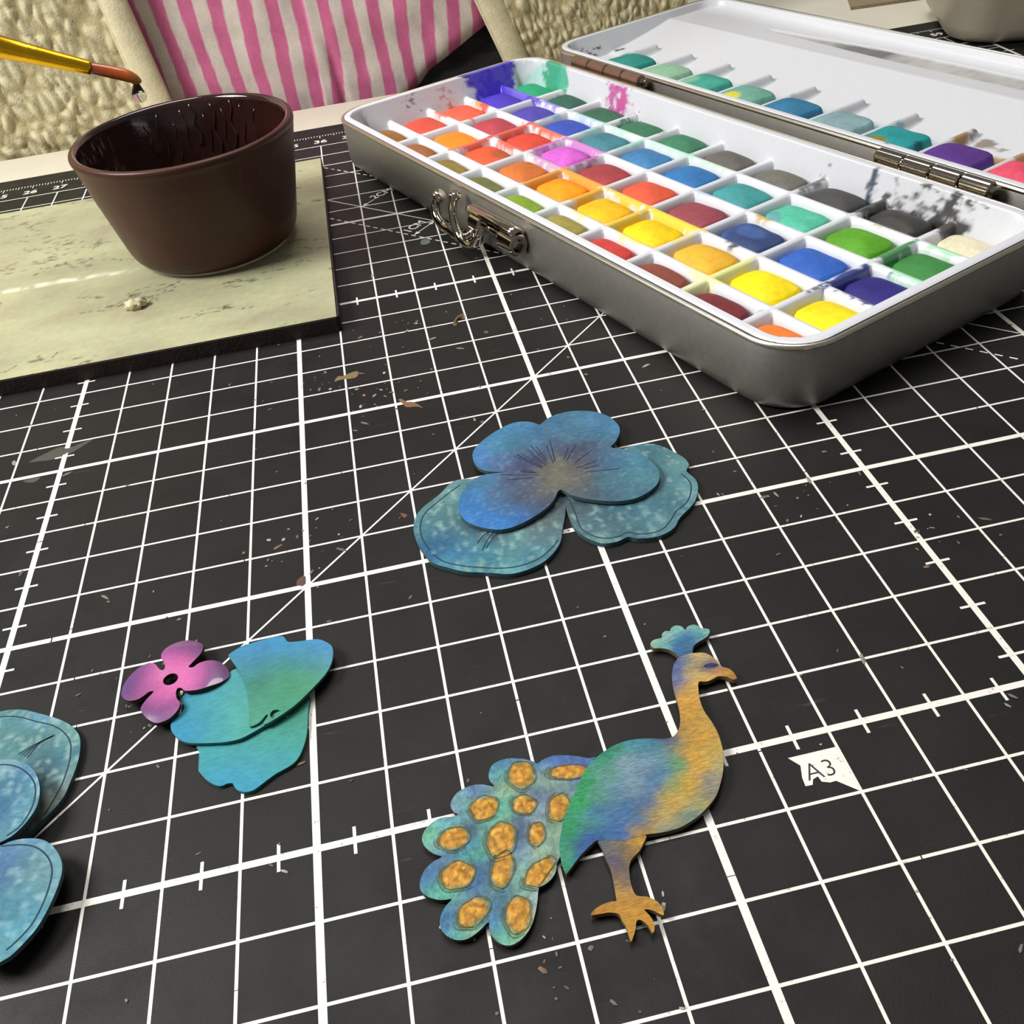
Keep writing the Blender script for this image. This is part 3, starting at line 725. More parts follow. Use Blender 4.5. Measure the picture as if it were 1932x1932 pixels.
# bracket: strap folded over two ring-shaped ears
prof = [(.0, .62), (.05, .78), (.05, 1.14), (.14, 1.27), (.34, 1.27), (.42, 1.18)]
V, F = [], []
for a in (-15.55, -15.4, -14.2, -13.5, -13.25):
    sc_ = .9 if a in (-15.55, -13.25) else 1.0
    for o_, z in spline([np.array(p) for p in prof], 4, False): V.append(fw(a, o_*sc_, z-(0.04 if sc_ < 1 else 0)))
w = 21
F = [(j*w+i, j*w+i+1, (j+1)*w+i+1, (j+1)*w+i) for j in range(4) for i in range(w-1)]
o = mk('bracket', V, F, M['chrome'], cl_, PO); sm = o.modifiers.new('s', 'SOLIDIFY'); sm.thickness = .0006
o.location = (0, 0, 0)
def ring(a0, a1, ro, ri, out, z, seg=32):
    V, F = [], []
    for k in range(seg):
        an = 2*math.pi*k/seg; c, s_ = math.cos(an), math.sin(an)
        for a, r in ((a0, ri), (a0, ri+.02), (a0+.03, ro), (a1-.03, ro), (a1, ro-.03), (a1, ri)): V.append(fw(a, out+r*c, z+r*s_))
    m_ = 6
    for k in range(seg):
        for i in range(m_): F.append((k*m_+i, k*m_+(i+1) % m_, ((k+1) % seg)*m_+(i+1) % m_, ((k+1) % seg)*m_+i))
    return V, F
for a0, a1 in ((-13.85, -13.2),):
    o = mk('ear', *ring(a0, a1, .27, .17, .27, .88), M['chrome'], cl_, PO); shade(o, 30)
o = mk('ear', *ring(-15.25, -14.75, .25, .15, .28, .92), M['chrome'], cl_, PO); shade(o, 30)
V, F = tube([fw(-15.3, .28, .92), fw(-14.2, .28, .92), fw(-13.3, .27, .88)], .12, 14); mk('rivet', V, F, M['chrome'], cl_, PO)
# wire bail: two prongs hanging from the barrel and curling up to knobbed ends
w1 = [fw(-17.02, .30, 1.10), fw(-17.18, .36, .92), fw(-17.2, .42, .70), fw(-17.05, .48, .5), fw(-16.72, .5, .38), fw(-16.3, .5, .36), fw(-15.9, .46, .30), fw(-15.5, .42, .42), fw(-15.15, .4, .66)]
w2 = [fw(-16.02, .34, 1.42), fw(-16.12, .38, 1.22), fw(-16.14, .44, .95), fw(-16.05, .5, .68), fw(-15.85, .52, .42), fw(-15.55, .54, .28), fw(-15.2, .54, .30), fw(-14.92, .5, .48), fw(-14.8, .42, .75), fw(-14.85, .3, .95)]
for wv, rr in ((w1, .135), (w2, .115)):
    path = spline([np.array(p) for p in wv], 6, False); n = len(path)
    rad = [rr*(1.35 if i < 4 else 1.0) for i in range(n)]
    V, F = tube(path, rad, 14); mk('wire_hook', V, F, M['chrome'], cl_, PO)

# ------------------------------------------------------------------ flat painted cut-outs
def idw(pts, p=2.2, soft=.05, sig=1.0, dull=.06, gain=.95):
    X = np.array([q[0] for q in pts]); K = np.array([lin(q[1]) for q in pts])
    def f(x, y):
        d2 = ((X-np.array([x, y]))**2).sum(1)+soft**2
        w = np.exp(-d2/(2*(sig*.16)**2))+.02*np.exp(-d2/(2*(sig*.5)**2))+1e-4/(d2+.01); w /= w.sum(); c = w@K; l = .2126*c[0]+.7152*c[1]+.0722*c[2]; return (c*(1-dull)+l*dull)*gain
    return f
def inside(x, y, P):
    r = False; n = len(P)
    for i in range(n):
        x1, y1 = P[i]; x2, y2 = P[i-1]
        if (y1 > y) != (y2 > y) and x < (x2-x1)*(y-y1)/(y2-y1)+x1: r = not r
    return r
def cutout(name, outline, z0, th, cf, mat, parent, org, holes=(), zf=None, res=.07, sm=4, edge=None):
    P = [tuple(p) for p in spline([np.array(q) for q in outline], sm)]
    H = [[tuple(p) for p in h] for h in holes]
    zf = zf or (lambda x, y: 0.0)
    pts = list(P); edges = [(i, (i+1) % len(P)) for i in range(len(P))]
    for h in H:
        o_ = len(pts); pts += h; edges += [(o_+i, o_+(i+1) % len(h)) for i in range(len(h))]
    nb = len(pts); arr = np.array(pts); lo, hi = arr.min(0), arr.max(0)
    for y in np.arange(lo[1], hi[1], res):
        for x in np.arange(lo[0], hi[0], res):
            px_, py_ = x+random.uniform(-.2, .2)*res, y+random.uniform(-.2, .2)*res
            if inside(px_, py_, P) and not any(inside(px_, py_, h) for h in H) and ((arr-np.array([px_, py_]))**2).sum(1).min() > (.4*res)**2: pts.append((px_, py_))
    vo, eo, fo, *_ = delaunay_2d_cdt([Vector(p) for p in pts], edges, [], 0, 1e-7)
    tris = []
    for f in fo:
        c = sum((vo[i] for i in f), Vector((0, 0)))/len(f)
        if inside(c.x, c.y, P) and not any(inside(c.x, c.y, h) for h in H): tris.append(tuple(f))
    n = len(vo); V, cl = [], []
    for v in vo: V.append((v.x, v.y, z0+th+zf(v.x, v.y))); cl.append(cf(v.x, v.y))
    for v in vo: V.append((v.x, v.y, z0+zf(v.x, v.y)))
    cl = cl+[lin('#3a2c22')]*n
    F = list(tris)+[tuple(i+n for i in reversed(t)) for t in tris]; fm = [0]*len(tris)+[1]*len(tris)
    cnt = {}
    for t in tris:
        for i in range(3):
            a, b = t[i], t[(i+1) % 3]; cnt[(a, b)] = 1
    off = len(V); rim = {}
    for a, b in [e for e in cnt if (e[1], e[0]) not in cnt]:
        for q in (a, b):
            if q not in rim: rim[q] = len(V); V.append(V[q]); V.append(V[q+n]); cl += [lin('#3a2c22')]*2
        F.append((rim[a], rim[a]+1, rim[b]+1, rim[b])); fm.append(1)
    # orientation: make top faces look up
    t = tris[0]; a, b, c = (np.array(V[i]) for i in t)
    if np.cross(b-a, c-a)[2] < 0: F = [tuple(reversed(f)) for f in F]
    return mk(name, V, F, None, parent, org, cols=cl, mats=[mat, edge or M['wood_burnt']], fmat=fm)
def tg(z, pts): return [(tuple(at(x, y, z)[:2]), c) for (x, y), c in pts]
def single(o, label, cat, group=None):
    o['label'] = label; o['category'] = cat
    if group: o['group'] = group
    return o
def engrave(o_parent, lines_px, z, w, org, colr='#1d3a48', name='engraved_line'):
    parts = []
    for l in lines_px:
        P = spline([np.array(at(x, y, z)[:2]) for x, y in l], 6, False)
        V, F = [], []
        for i, p in enumerate(P):
            t = P[min(i+1, len(P)-1)]-P[max(i-1, 0)]; t /= np.linalg.norm(t)+1e-9; nn = np.array([-t[1], t[0]])*w/2
            zz = o_parent[1](p[0], p[1]) if o_parent[1] else 0.0
            V += [(*(p+nn), z+zz+.003), (*(p-nn), z+zz+.003)]
        F = [(2*i, 2*i+1, 2*i+3, 2*i+2) for i in range(len(P)-1)]; parts.append((V, F))
    V, F = join(*parts); n = len(V)
    return mk(name, V, F, M['flake'], o_parent[0], org, cols=np.tile(lin(colr), (n, 1)))

# -- blue flower in the middle: lower petals, upper four-lobed blossom
ZL, ZU = .09, .24
zb_ = zoomer(740, 730, 620/1932)
low = ground(zb_([(440, 540), (350, 560), (280, 630), (190, 700), (140, 760), (125, 840), (150, 920), (200, 990), (240, 1035), (320, 1060), (420, 1085), (520, 1090), (600, 1095), (690, 1100), (780, 1080), (870, 1040), (940, 985), (990, 910), (1000, 840), (1015, 760), (1018, 700), (1003, 640),
    (1012, 668), (1025, 725), (1050, 790), (1090, 850), (1150, 890), (1230, 920), (1320, 910), (1385, 882), (1440, 890), (1530, 885), (1600, 865), (1660, 825), (1690, 770), (1750, 710), (1785, 660), (1798, 590), (1780, 540), (1730, 495), (1745, 460), (1720, 420), (1660, 385), (1590, 350), (1510, 332), (1420, 345), (1340, 370), (1150, 440), (900, 520), (650, 540)]), ZL)
cfl = idw(tg(ZL, [(zb_([p])[0], c) for p, c in [
    ((200, 720), '#4f8a92'), ((160, 850), '#3f7f8e'), ((300, 640), '#5c9296'), ((350, 760), '#447a86'), ((260, 900), '#2a6f98'), ((230, 980), '#2372a6'), ((420, 980), '#2078a8'), ((480, 930), '#3d8598'), ((600, 1000), '#3389a0'), ((560, 860), '#3a5a6a'), ((700, 960), '#4a8c98'), ((760, 880), '#5b8c92'), ((840, 1000), '#3f8aa0'), ((920, 900), '#4f7f8c'), ((960, 760), '#5c6f76'), ((880, 830), '#5a7078'), ((420, 1070), '#4a9cae'), ((700, 1085), '#55a4b0'), ((330, 1040), '#3f94b4'), ((640, 820), '#3a5660'), ((520, 800), '#39606e'),
    ((1080, 720), '#4d646e'), ((1150, 820), '#4c7480'), ((1250, 740), '#3f6a7c'), ((1400, 720), '#3d7a90'), ((1500, 780), '#4a8a9c'), ((1350, 850), '#4a7c8a'), ((1620, 700), '#3f7d92'), ((1600, 560), '#4a7f8c'), ((1700, 560), '#4f8c98'), ((1760, 620), '#5a96a0'), ((1620, 420), '#4a8894'), ((1500, 380), '#3f7f90'), ((1700, 440), '#5f9a9c'), ((1240, 900), '#5a949c'), ((1600, 850), '#57919c')]]), 2.4, .05, .85, .14, .82)
def spots(cf, seed, dens=.62, colr='#8fb2ac', amt=.55, f=11, an=(1.6, .55)):
    c2 = lin(colr)
    def g(x, y):
        c = cf(x, y); n = noise.fractal(Vector((x*f*an[0]+seed, y*f*an[1], seed)), .8, 2.1, 4)
        k = sst(dens-.25, dens+.1, n*.9+.25)*amt; n2 = noise.fractal(Vector((x*1.7+seed, y*1.7, seed+9)), .9, 2, 3)
        return (c*(1-k)+c2*k)*(1+.22*n2)
    return g
o = cutout('flower_cutout', low, .0, ZL, spots(cfl, 4.4, .68, amt=.55), M['petal'], None, (*ground([(1050, 960)])[0], 0), sm=3, zf=None, edge=M['edge_blue'])
flow_low = single(o, 'lower layer of the centre flower, two large teal blue petals speckled white', 'flower cutout')
engrave((flow_low, None), [zb_([(400, 575), (300, 650), (200, 735), (168, 800), (172, 880), (220, 960)]), zb_([(240, 985), (300, 1025), (400, 1050), (520, 1062), (650, 1066), (760, 1050), (860, 1010), (930, 955), (975, 900)]),
    zb_([(1040, 660), (1075, 740), (1110, 830), (1180, 875), (1250, 890), (1330, 880), (1385, 855), (1440, 865), (1520, 860), (1590, 835), (1640, 780), (1670, 730), (1730, 680), (1755, 620), (1750, 560), (1700, 510)]),
    zb_([(530, 960), (560, 900), (600, 850)]), zb_([(550, 950), (590, 890), (640, 840)]), zb_([(500, 920), (540, 870), (590, 845)])], ZL, .022, tuple(np.array(flow_low.location)/S))
up = ground(zb_([(985, 600), (1050, 630), (1130, 650), (1250, 662), (1350, 660), (1440, 640), (1520, 595), (1562, 550), (1573, 500), (1555, 460), (1500, 410), (1430, 375), (1350, 360), (1285, 350), (1310, 320), (1335, 270), (1335, 230), (1310, 195), (1270, 165), (1200, 140), (1100, 133), (1010, 143), (930, 170), (890, 200), (865, 218), (830, 205), (780, 198), (710, 205), (640, 235), (560, 285), (500, 335), (472, 380), (478, 430), (510, 470), (570, 493), (665, 497), (560, 507), (500, 525), (440, 570), (400, 630), (388, 690), (400, 740), (450, 785), (540, 815), (640, 825), (740, 800), (830, 755), (900, 710), (950, 660)]), ZU)
cfu = idw(tg(ZU, [(zb_([p])[0], c) for p, c in [
    ((530, 370), '#3f80bc'), ((500, 430), '#3f7cba'), ((640, 270), '#3f86b4'), ((760, 240), '#3d80b0'), ((600, 340), '#3a82a8'), ((700, 330), '#3a7e9c'), ((640, 430), '#4a6c98'), ((780, 370), '#466c8c'), ((850, 300), '#4078a0'), ((960, 220), '#3d7ea6'), ((1080, 180), '#427c9c'), ((1200, 180), '#4684ae'), ((1290, 230), '#4688b4'), ((1180, 270), '#40789a'), ((1060, 280), '#41708c'), ((940, 330), '#465c7c'), ((850, 420), '#424e78'), ((760, 470), '#47507c'), ((720, 560), '#47587c'), ((1060, 380), '#444c68'), ((1160, 370), '#465670'), ((1230, 410), '#446684'),
    ((960, 450), '#6a6c5e'), ((900, 500), '#6f7062'), ((1000, 520), '#72725f'), ((930, 570), '#6c6b5c'), ((1040, 480), '#686656'), ((880, 610), '#5c6064'), ((1100, 530), '#6a6668'), ((980, 590), '#6a6a5e'),
    ((1250, 540), '#4a7e94'), ((1380, 480), '#468498'), ((1300, 430), '#4078a0'), ((1450, 440), '#4484a0'), ((1500, 520), '#4a8a9c'), ((1420, 590), '#42788c'), ((1280, 620), '#436c84'), ((1150, 610), '#4e6068'), ((1100, 440), '#54586c'),
    ((520, 560), '#3f80a8'), ((600, 620), '#44688c'), ((480, 650), '#2f80c4'), ((450, 720), '#2c80cc'), ((560, 760), '#2a82d0'), ((660, 790), '#2a80cc'), ((640, 690), '#3a6c9c'), ((740, 640), '#4c5c78'), ((760, 760), '#2f70b4'), ((830, 720), '#3f5c88'), ((800, 570), '#565c74'), ((880, 680), '#4a5a70')]]), 2.6, .05, .85, .10, .85)
og = (*ground([(1050, 880)])[0], 0.16)
def bulge(cx_, cy_, k): return lambda x, y: -k*((x-cx_)**2+(y-cy_)**2)
zfu = lambda x, y: -.012*((x-og[0])**2+(y-og[1])**2)
o = cutout('flower_cutout', up, ZU-.075, .075, spots(cfu, 8.8, .72, '#9db8c0', .14, 22), M['petal'], None, og, sm=3, zf=zfu, res=.06, edge=M['edge_blue'])
flow_up = single(o, 'upper four-petal blossom of the centre flower, bright blue with grey-olive middle', 'flower cutout')
eng = []
for k in range(22):
    an = random.uniform(-.3, 3.0)*1.0; r0, r1 = random.uniform(.35, .5), random.uniform(.7, 1.15)
    c0 = at(*zb_([(975, 520)])[0], ZU)
    eng.append([tuple(c0[:2]+np.array([math.cos(an), math.sin(an)*1.0])*r) for r in (r0, (r0+r1)/2, r1)])
parts = []
for l in eng:
    p, q = np.array(l[0]), np.array(l[2]); v_, f_ = strip(p, q, .016, 0); v_ = [(x, y, ZU+zfu(x, y)+.004) for x, y, _ in v_]; parts.append((v_, f_))
V, F = join(*parts); mk('engraved_line', V, F, M['flake'], flow_up, og, cols=np.tile(lin('#2c3044'), (len(V), 1)))
# a small stamen pad under the blossom so that it rests on the lower petals
V, F = lathe([(0.01, .092), (.5, .092), (.5, .158), (.01, .158)], 24, og[:2]); mk('spacer', V, F, M['wood_burnt'], flow_up, og)

# -- cropped blue flower at the left edge
zl_ = zoomer(0, 1310, 200/743)
lo2 = ground(zl_([(-420, 330), (-300, 180), (-150, 130), (0, 120), (80, 108), (165, 108), (260, 130), (370, 160), (460, 195), (520, 240), (555, 290), (563, 350), (555, 430), (530, 520), (490, 620), (450, 710), (390, 790), (310, 870), (230, 950), (165, 1005), (60, 1060), (-100, 1100), (-300, 1000), (-420, 700)]), ZL)
cf = idw(tg(ZL, [(zl_([p])[0], c) for p, c in [((100, 150), '#4a8c98'), ((40, 250), '#4f8f96'), ((250, 160), '#579aa6'), ((300, 165), '#5c9cc4'), ((250, 260), '#4a888c'), ((400, 220), '#5a9ba0'), ((500, 290), '#64a09e'), ((480, 420), '#2f7890'), ((350, 330), '#3f7c86'), ((350, 480), '#356c7c'), ((420, 600), '#2e6484'), ((500, 550), '#6f9c9a'), ((450, 680), '#8a9a90'), ((380, 780), '#8f9a90'), ((300, 560), '#2c5060'), ((280, 850), '#74807c'), ((200, 380), '#44808a'), ((80, 400), '#4c9094')]]), 2.4, .05, .9, .12, .78)
o2 = (*ground([(20, 1450)])[0], 0)
o = cutout('flower_cutout', lo2, 0, ZL, spots(cf, 14.4, amt=.6), M['petal'], None, o2, sm=3, edge=M['edge_blue'])
single(o, 'lower teal petal of the flower cropped by the left edge', 'flower cutout')
engrave((o, None), [zl_([(-60, 170), (30, 155), (140, 160), (250, 190), (360, 215), (440, 260), (490, 330), (495, 420), (470, 530), (430, 640), (370, 750), (310, 850)])]+[zl_([(130+20*k, 420+8*k), (250+12*k, 350-4*k), (360+8*k, 300-5*k)]) for k in range(4)], ZL, .02, o2)
ZU2 = .42
up2 = ground(zl_([(-380, 560), (-200, 470), (0, 455), (60, 452), (120, 460), (190, 490), (240, 540), (268, 610), (272, 690), (250, 780), (200, 860), (140, 930), (70, 990), (-20, 1040), (0, 1052), (60, 1025), (150, 1003), (250, 1000), (320, 1020), (380, 1075), (413, 1140), (420, 1210), (400, 1290), (360, 1390), (300, 1510), (230, 1620), (150, 1710), (70, 1790), (0, 1838), (-120, 1880), (-320, 1800), (-420, 1300), (-420, 800)]), ZU2)
cf = idw(tg(ZU2, [(zl_([p])[0], c) for p, c in [((60, 470), '#7aa8b4'), ((180, 500), '#5c9ccc'), ((250, 600), '#4f94bc'), ((100, 580), '#2f7c9c'), ((180, 700), '#4a96a8'), ((60, 750), '#2f7fa8'), ((0, 820), '#2c6ca0'), ((220, 820), '#5aa0b4'), ((100, 900), '#4090a4'), ((20, 980), '#5090a8'),
    ((150, 1020), '#6aa6cc'), ((300, 1020), '#62a6cc'), ((390, 1120), '#60a8c8'), ((30, 1120), '#3f6cac'), ((60, 1230), '#4478a8'), ((150, 1140), '#4590b0'), ((250, 1150), '#6fa8a8'), ((280, 1250), '#74a4a4'), ((340, 1320), '#56a0b4'), ((180, 1380), '#4896ac'), ((80, 1480), '#3f94b0'), ((200, 1560), '#4a9cb4'), ((100, 1680), '#4098b4'), ((10, 1780), '#60b0c0')]]), 2.4, .05, .9, .12, .74)
zf2 = lambda x, y: -.010*((x-o2[0]+.8)**2+(y-o2[1]+.5)**2)
o3 = (o2[0], o2[1], .3)
o = cutout('flower_cutout', up2, ZU2-.075, .075, spots(cf, 24.4, .66, '#9cc4c8', .45, 13, (1.7, .6)), M['petal'], None, o3, sm=3, zf=zf2, edge=M['edge_blue'])
single(o, 'upper blue petals of the flower cropped by the left edge, lifted off the mat', 'flower cutout')
engrave((o, zf2), [zl_([(0, 1058), (70, 1050), (160, 1045), (240, 1060), (300, 1100), (340, 1160), (348, 1240), (320, 1350), (270, 1470), (200, 1590), (110, 1690), (20, 1770)]), zl_([(-60, 500), (40, 490), (130, 510), (200, 560), (240, 630), (238, 720), (200, 820), (130, 920), (40, 985)])], ZU2, .02, o3)
V, F = lathe([(0.01, .092), (.8, .092), (.8, .34), (.01, .34)], 24, (o2[0]-.8, o2[1]-.5)); mk('spacer', V, F, M['wood_burnt'], o, o3)

# -- pink four-petal flower with a hole
zq = zoomer(200, 1170, 460/1932)
ZF = .23
pk = ground(zq([(640, 145), (700, 155), (750, 175), (768, 210), (755, 260), (710, 310), (672, 350), (655, 372), (690, 375), (740, 340), (820, 320), (890, 322), (940, 350), (965, 390), (960, 430), (900, 480), (820, 520), (740, 550), (670, 560), (625, 560), (600, 540), (570, 540), (555, 570), (560, 620), (585, 650), (580, 690), (550, 730), (500, 770), (440, 795), (385, 803), (330, 780), (290, 740), (275, 705), (290, 670), (330, 620), (370, 580), (375, 563), (340, 570), (300, 600), (250, 630), (190, 640), (140, 620), (118, 580), (130, 520), (170, 460), (220, 410), (290, 360), (350, 340), (390, 350), (420, 385), (445, 398), (465, 385), (465, 345), (443, 310), (440, 270), (480, 215), (560, 165)]), ZF)
cf = idw(tg(ZF, [(zq([p])[0], c) for p, c in [((640, 170), '#6f4a80'), ((740, 220), '#5e4070'), ((600, 200), '#6f4878'), ((560, 250), '#a858a0'), ((660, 250), '#8a4a8a'), ((580, 310), '#d060a8'), ((600, 370), '#e070b8'), ((500, 360), '#e070b8'), ((700, 440), '#d66ab4'), ((800, 400), '#a8589c'), ((880, 360), '#6a4478'), ((930, 400), '#5a3f6c'), ((860, 450), '#7a4a86'), ((620, 450), '#e878bc'), ((420, 440), '#e274b8'), ((350, 440), '#c060a4'), ((280, 430), '#7e4888'), ((220, 470), '#5f4480'), ((160, 560), '#54407c'), ((250, 560), '#8c4c88'), ((330, 530), '#b85c9c'), ((520, 540), '#e472b8'), ((450, 600), '#d264ac'), ((400, 660), '#b0569c'), ((520, 680), '#9a5092'), ((430, 740), '#6a4480'), ((320, 710), '#64437c'), ((560, 460), '#e26cb0')]]), 2.6, .05, .75, .04, .84)
oc = np.array(ground(zq([(510, 465)]), ZF)[0])
hole = [tuple(oc+.115*np.array([math.cos(-t), math.sin(-t)])) for t in np.linspace(0, 2*math.pi, 20, endpoint=False)]
zfp = lambda x, y: .04-.16*sst(.6, 1.2, math.hypot(x-oc[0], y-oc[1]))-.015*sst(.28, .1, math.hypot(x-oc[0], y-oc[1]))
o = cutout('flower_cutout', pk, .125, .07, cf, M['resin'], None, (*oc, 0), [hole], zf=lambda x, y: max(zfp(x, y), -.12), res=.05, sm=3)
single(o, 'small glossy pink and purple four-petal flower with a round hole', 'flower cutout')

# -- three teal petals next to it
def petal(outline, z, th, cols, label, zf=None, holes=(), seed=1.0):
    P = ground(zq(outline), z+th); c = idw(tg(z+th, [(zq([p])[0], k) for p, k in cols]), 2.4, .05, 1.0, .08, .80)
    og_ = (*np.mean(P, axis=0), z)
    o = cutout('petal_cutout', P, z, th, lambda x, y: c(x, y)*(1+.10*noise.fractal(Vector((x*5, y*5, seed)), .9, 2, 3)), M['petal_t'], None, og_, holes, zf=zf, res=.06, sm=3, edge=M['edge_teal'])
    return single(o, label, 'petal cutout')
petal([(722, 985), (738, 1050), (732, 1180), (745, 1210), (790, 1260), (850, 1300), (910, 1315), (960, 1295), (1005, 1293), (1020, 1325), (1060, 1355), (1120, 1360), (1180, 1340), (1260, 1280), (1350, 1215), (1450, 1160), (1510, 1110), (1550, 1040), (1580, 950), (1595, 850), (1600, 730), (1610, 590), (1480, 640), (1200, 720), (850, 880)], 0, .06,
      [((800, 1080), '#33a6b0'), ((1000, 1040), '#35a4a8'), ((900, 1200), '#2e9ebc'), ((1100, 1300), '#2ea2c4'), ((1200, 1150), '#34a4b4'), ((1400, 1080), '#38a4ac'), ((1300, 950), '#3aa496'), ((1500, 900), '#3fa898'), ((1560, 700), '#38967c'), ((1450, 780), '#2f8a78'), ((1000, 1330), '#2c9ec4')],
      'lowest of the three teal petals, plain turquoise, below the pink flower', seed=2)
petal([(595, 625), (640, 565), (720, 540), (850, 500), (930, 450), (1040, 380), (1150, 420), (1300, 560), (1400, 700), (1330, 790), (1250, 835), (1150, 895), (1060, 940), (950, 965), (850, 972), (720, 975), (640, 968), (570, 935), (520, 880), (510, 830), (525, 790), (570, 755), (620, 700), (610, 660)], .085, .05,
      [((650, 600), '#2a98b8'), ((620, 720), '#2a98b4'), ((560, 830), '#2494c0'), ((650, 900), '#2696c0'), ((800, 600), '#3aa4b0'), ((950, 500), '#3ca2ac'), ((780, 780), '#2e9cb0'), ((900, 900), '#3aa6b0'), ((1000, 700), '#45aaa8'), ((1080, 800), '#4cb0a8'), ((1060, 500), '#44a4a6'), ((1150, 850), '#48aaa0')],
      'left of the three teal petals, overlapping the pink flower', zf=lambda x, y: -.02*((x-ground(zq([(950, 700)]))[0][0])**2), seed=3)
arc = [np.array(ground(zq([p]), .4)[0]) for p in [(1268, 690), (1268, 665), (1290, 642), (1325, 635), (1360, 650), (1330, 652), (1300, 668), (1300, 692), (1285, 705)]]
petal([(970, 275), (1020, 235), (1080, 200), (1180, 170), (1300, 135), (1390, 122), (1420, 145), (1445, 170), (1530, 165), (1620, 152), (1690, 152), (1750, 175), (1790, 210), (1800, 270), (1785, 340), (1750, 410), (1690, 480), (1600, 570), (1500, 660), (1400, 730), (1300, 790), (1252, 812), (1243, 798), (1278, 748), (1264, 742), (1222, 788), (1170, 820), (1128, 824), (1130, 740), (1125, 640), (1105, 530), (1075, 440), (1035, 375), (990, 310)], .16, .05,
      [((1000, 280), '#3c90b8'), ((1150, 220), '#3490c4'), ((1380, 150), '#3494cc'), ((1250, 280), '#3a8cb8'), ((1500, 230), '#3a94c4'), ((1700, 190), '#3f9ad4'), ((1760, 280), '#4a94cc'), ((1600, 300), '#3c8cb0'), ((1100, 380), '#3c8c9c'), ((1300, 380), '#389088'), ((1500, 360), '#38927c'), ((1680, 370), '#449884'), ((1740, 330), '#4fa0ac'), ((1200, 500), '#358a74'), ((1400, 500), '#3e9870'), ((1550, 480), '#3f9a70'), ((1300, 620), '#3c9a78'), ((1180, 680), '#409a80'), ((1400, 660), '#42a078'), ((1250, 750), '#48a488'), ((1150, 790), '#4aa48c'), ((1650, 470), '#54a480')],
      'right upper of the three teal petals, blue fading to green, with a tiny crescent cut', zf=lambda x, y: -.035*((y-ground(zq([(1400, 420)]))[0][1])**2), holes=[[tuple(p) for p in arc]], seed=4)

# -- peacock
ZK = .13
zk = zoomer(770, 1150, 660/1932); zt = zoomer(780, 1400, 350/1690)
po = (*ground(zk([(1200, 1100)]))[0], 0)
pea = thing('peacock_cutout', 'flat painted wooden peacock with gold-eyed tail lying on the mat', 'peacock cutout', po)
body = ground(zk([(870, 1455), (845, 1390), (835, 1300), (850, 1200), (880, 1100), (925, 1000), (960, 920), (1010, 845), (1080, 785), (1150, 745), (1230, 720), (1320, 712), (1400, 714), (1455, 705), (1480, 685), (1498, 650), (1503, 600), (1495, 540), (1478, 480), (1465, 430), (1457, 370), (1465, 310), (1490, 270), (1525, 250), (1580, 240), (1640, 240), (1690, 268), (1725, 310), (1745, 319), (1775, 328), (1800, 350), (1816, 382), (1790, 385), (1760, 372), (1715, 368), (1690, 380), (1650, 397), (1606, 399), (1603, 440), (1612, 500), (1635, 560), (1670, 610), (1705, 670), (1730, 740), (1742, 810), (1740, 890), (1725, 960), (1700, 1030), (1650, 1095), (1590, 1150), (1510, 1200), (1430, 1225), (1360, 1237), (1310, 1243), (1190, 1275), (1055, 1272), (1010, 1300), (960, 1350), (920, 1400), (885, 1447)]), ZK)
cfb = idw(tg(ZK, [(zk([p])[0], c) for p, c in [
    ((870, 1430), '#2c8a6a'), ((880, 1300), '#2f8a62'), ((860, 1350), '#4a9a78'), ((940, 1320), '#335e94'), ((900, 1200), '#2f9058'), ((950, 1060), '#2f9a58'), ((970, 950), '#2f945c'), ((1080, 820), '#2f8a6a'), ((1150, 770), '#2f8468'), ((1000, 1180), '#468c80'), ((1050, 1040), '#55907e'), ((1100, 900), '#5c9488'), ((1250, 740), '#46889c'), ((1350, 740), '#3f7a94'), ((1440, 725), '#3a4478'), ((1200, 850), '#7c98a8'), ((1300, 850), '#7090a8'), ((1400, 800), '#5c8c96'), ((1250, 960), '#7694aa'), ((1150, 1020), '#6088a0'), ((1350, 960), '#4c78a0'), ((1420, 900), '#3f78a0'), ((1050, 1120), '#4476a0'), ((1200, 1100), '#3a6c9c'), ((1330, 1060), '#3f6c98'), ((1020, 1250), '#34589c'), ((1150, 1210), '#3a649c'), ((1280, 1160), '#426c98'), ((980, 1330), '#3458a0'),
    ((1480, 760), '#7c8a68'), ((1490, 850), '#5a9468'), ((1470, 950), '#8c9c54'), ((1420, 1050), '#b09c50'), ((1350, 1140), '#a08c58'), ((1300, 1230), '#a8863c'), ((1540, 780), '#c89a38'), ((1600, 700), '#cc9c3c'), ((1550, 660), '#c89a3c'), ((1540, 660), '#806c50'), ((1600, 850), '#cc9c38'), ((1550, 960), '#cca038'), ((1500, 1060), '#cba248'), ((1420, 1150), '#b89c50'), ((1680, 800), '#c0a04c'), ((1730, 850), '#a8a070'), ((1700, 950), '#8c8878'), ((1660, 1000), '#888478'), ((1600, 1060), '#9c9860'), ((1560, 1130), '#6c8a80'), ((1450, 1200), '#788c80'), ((1550, 600), '#c8983c'), ((1540, 500), '#cc9a3c'), ((1620, 600), '#b8964c'), ((1530, 440), '#caa04c'), ((1580, 420), '#cca24c'),
    ((1480, 420), '#4a5a94'), ((1480, 330), '#4462a0'), ((1500, 380), '#586ca0'), ((1520, 280), '#4a6498'), ((1570, 290), '#a09868'), ((1560, 350), '#a89c68'), ((1620, 270), '#d0b46c'), ((1650, 380), '#d4b060'), ((1600, 370), '#ccae60'), ((1660, 308), '#343c70'), ((1690, 308), '#383e74'), ((1635, 312), '#5c6478'), ((1720, 345), '#c8923c'), ((1780, 355), '#c8903c'), ((1808, 380), '#6c5028'), ((1700, 290), '#c8a45c')]]), 3.0, .03, .54, .0, .98)
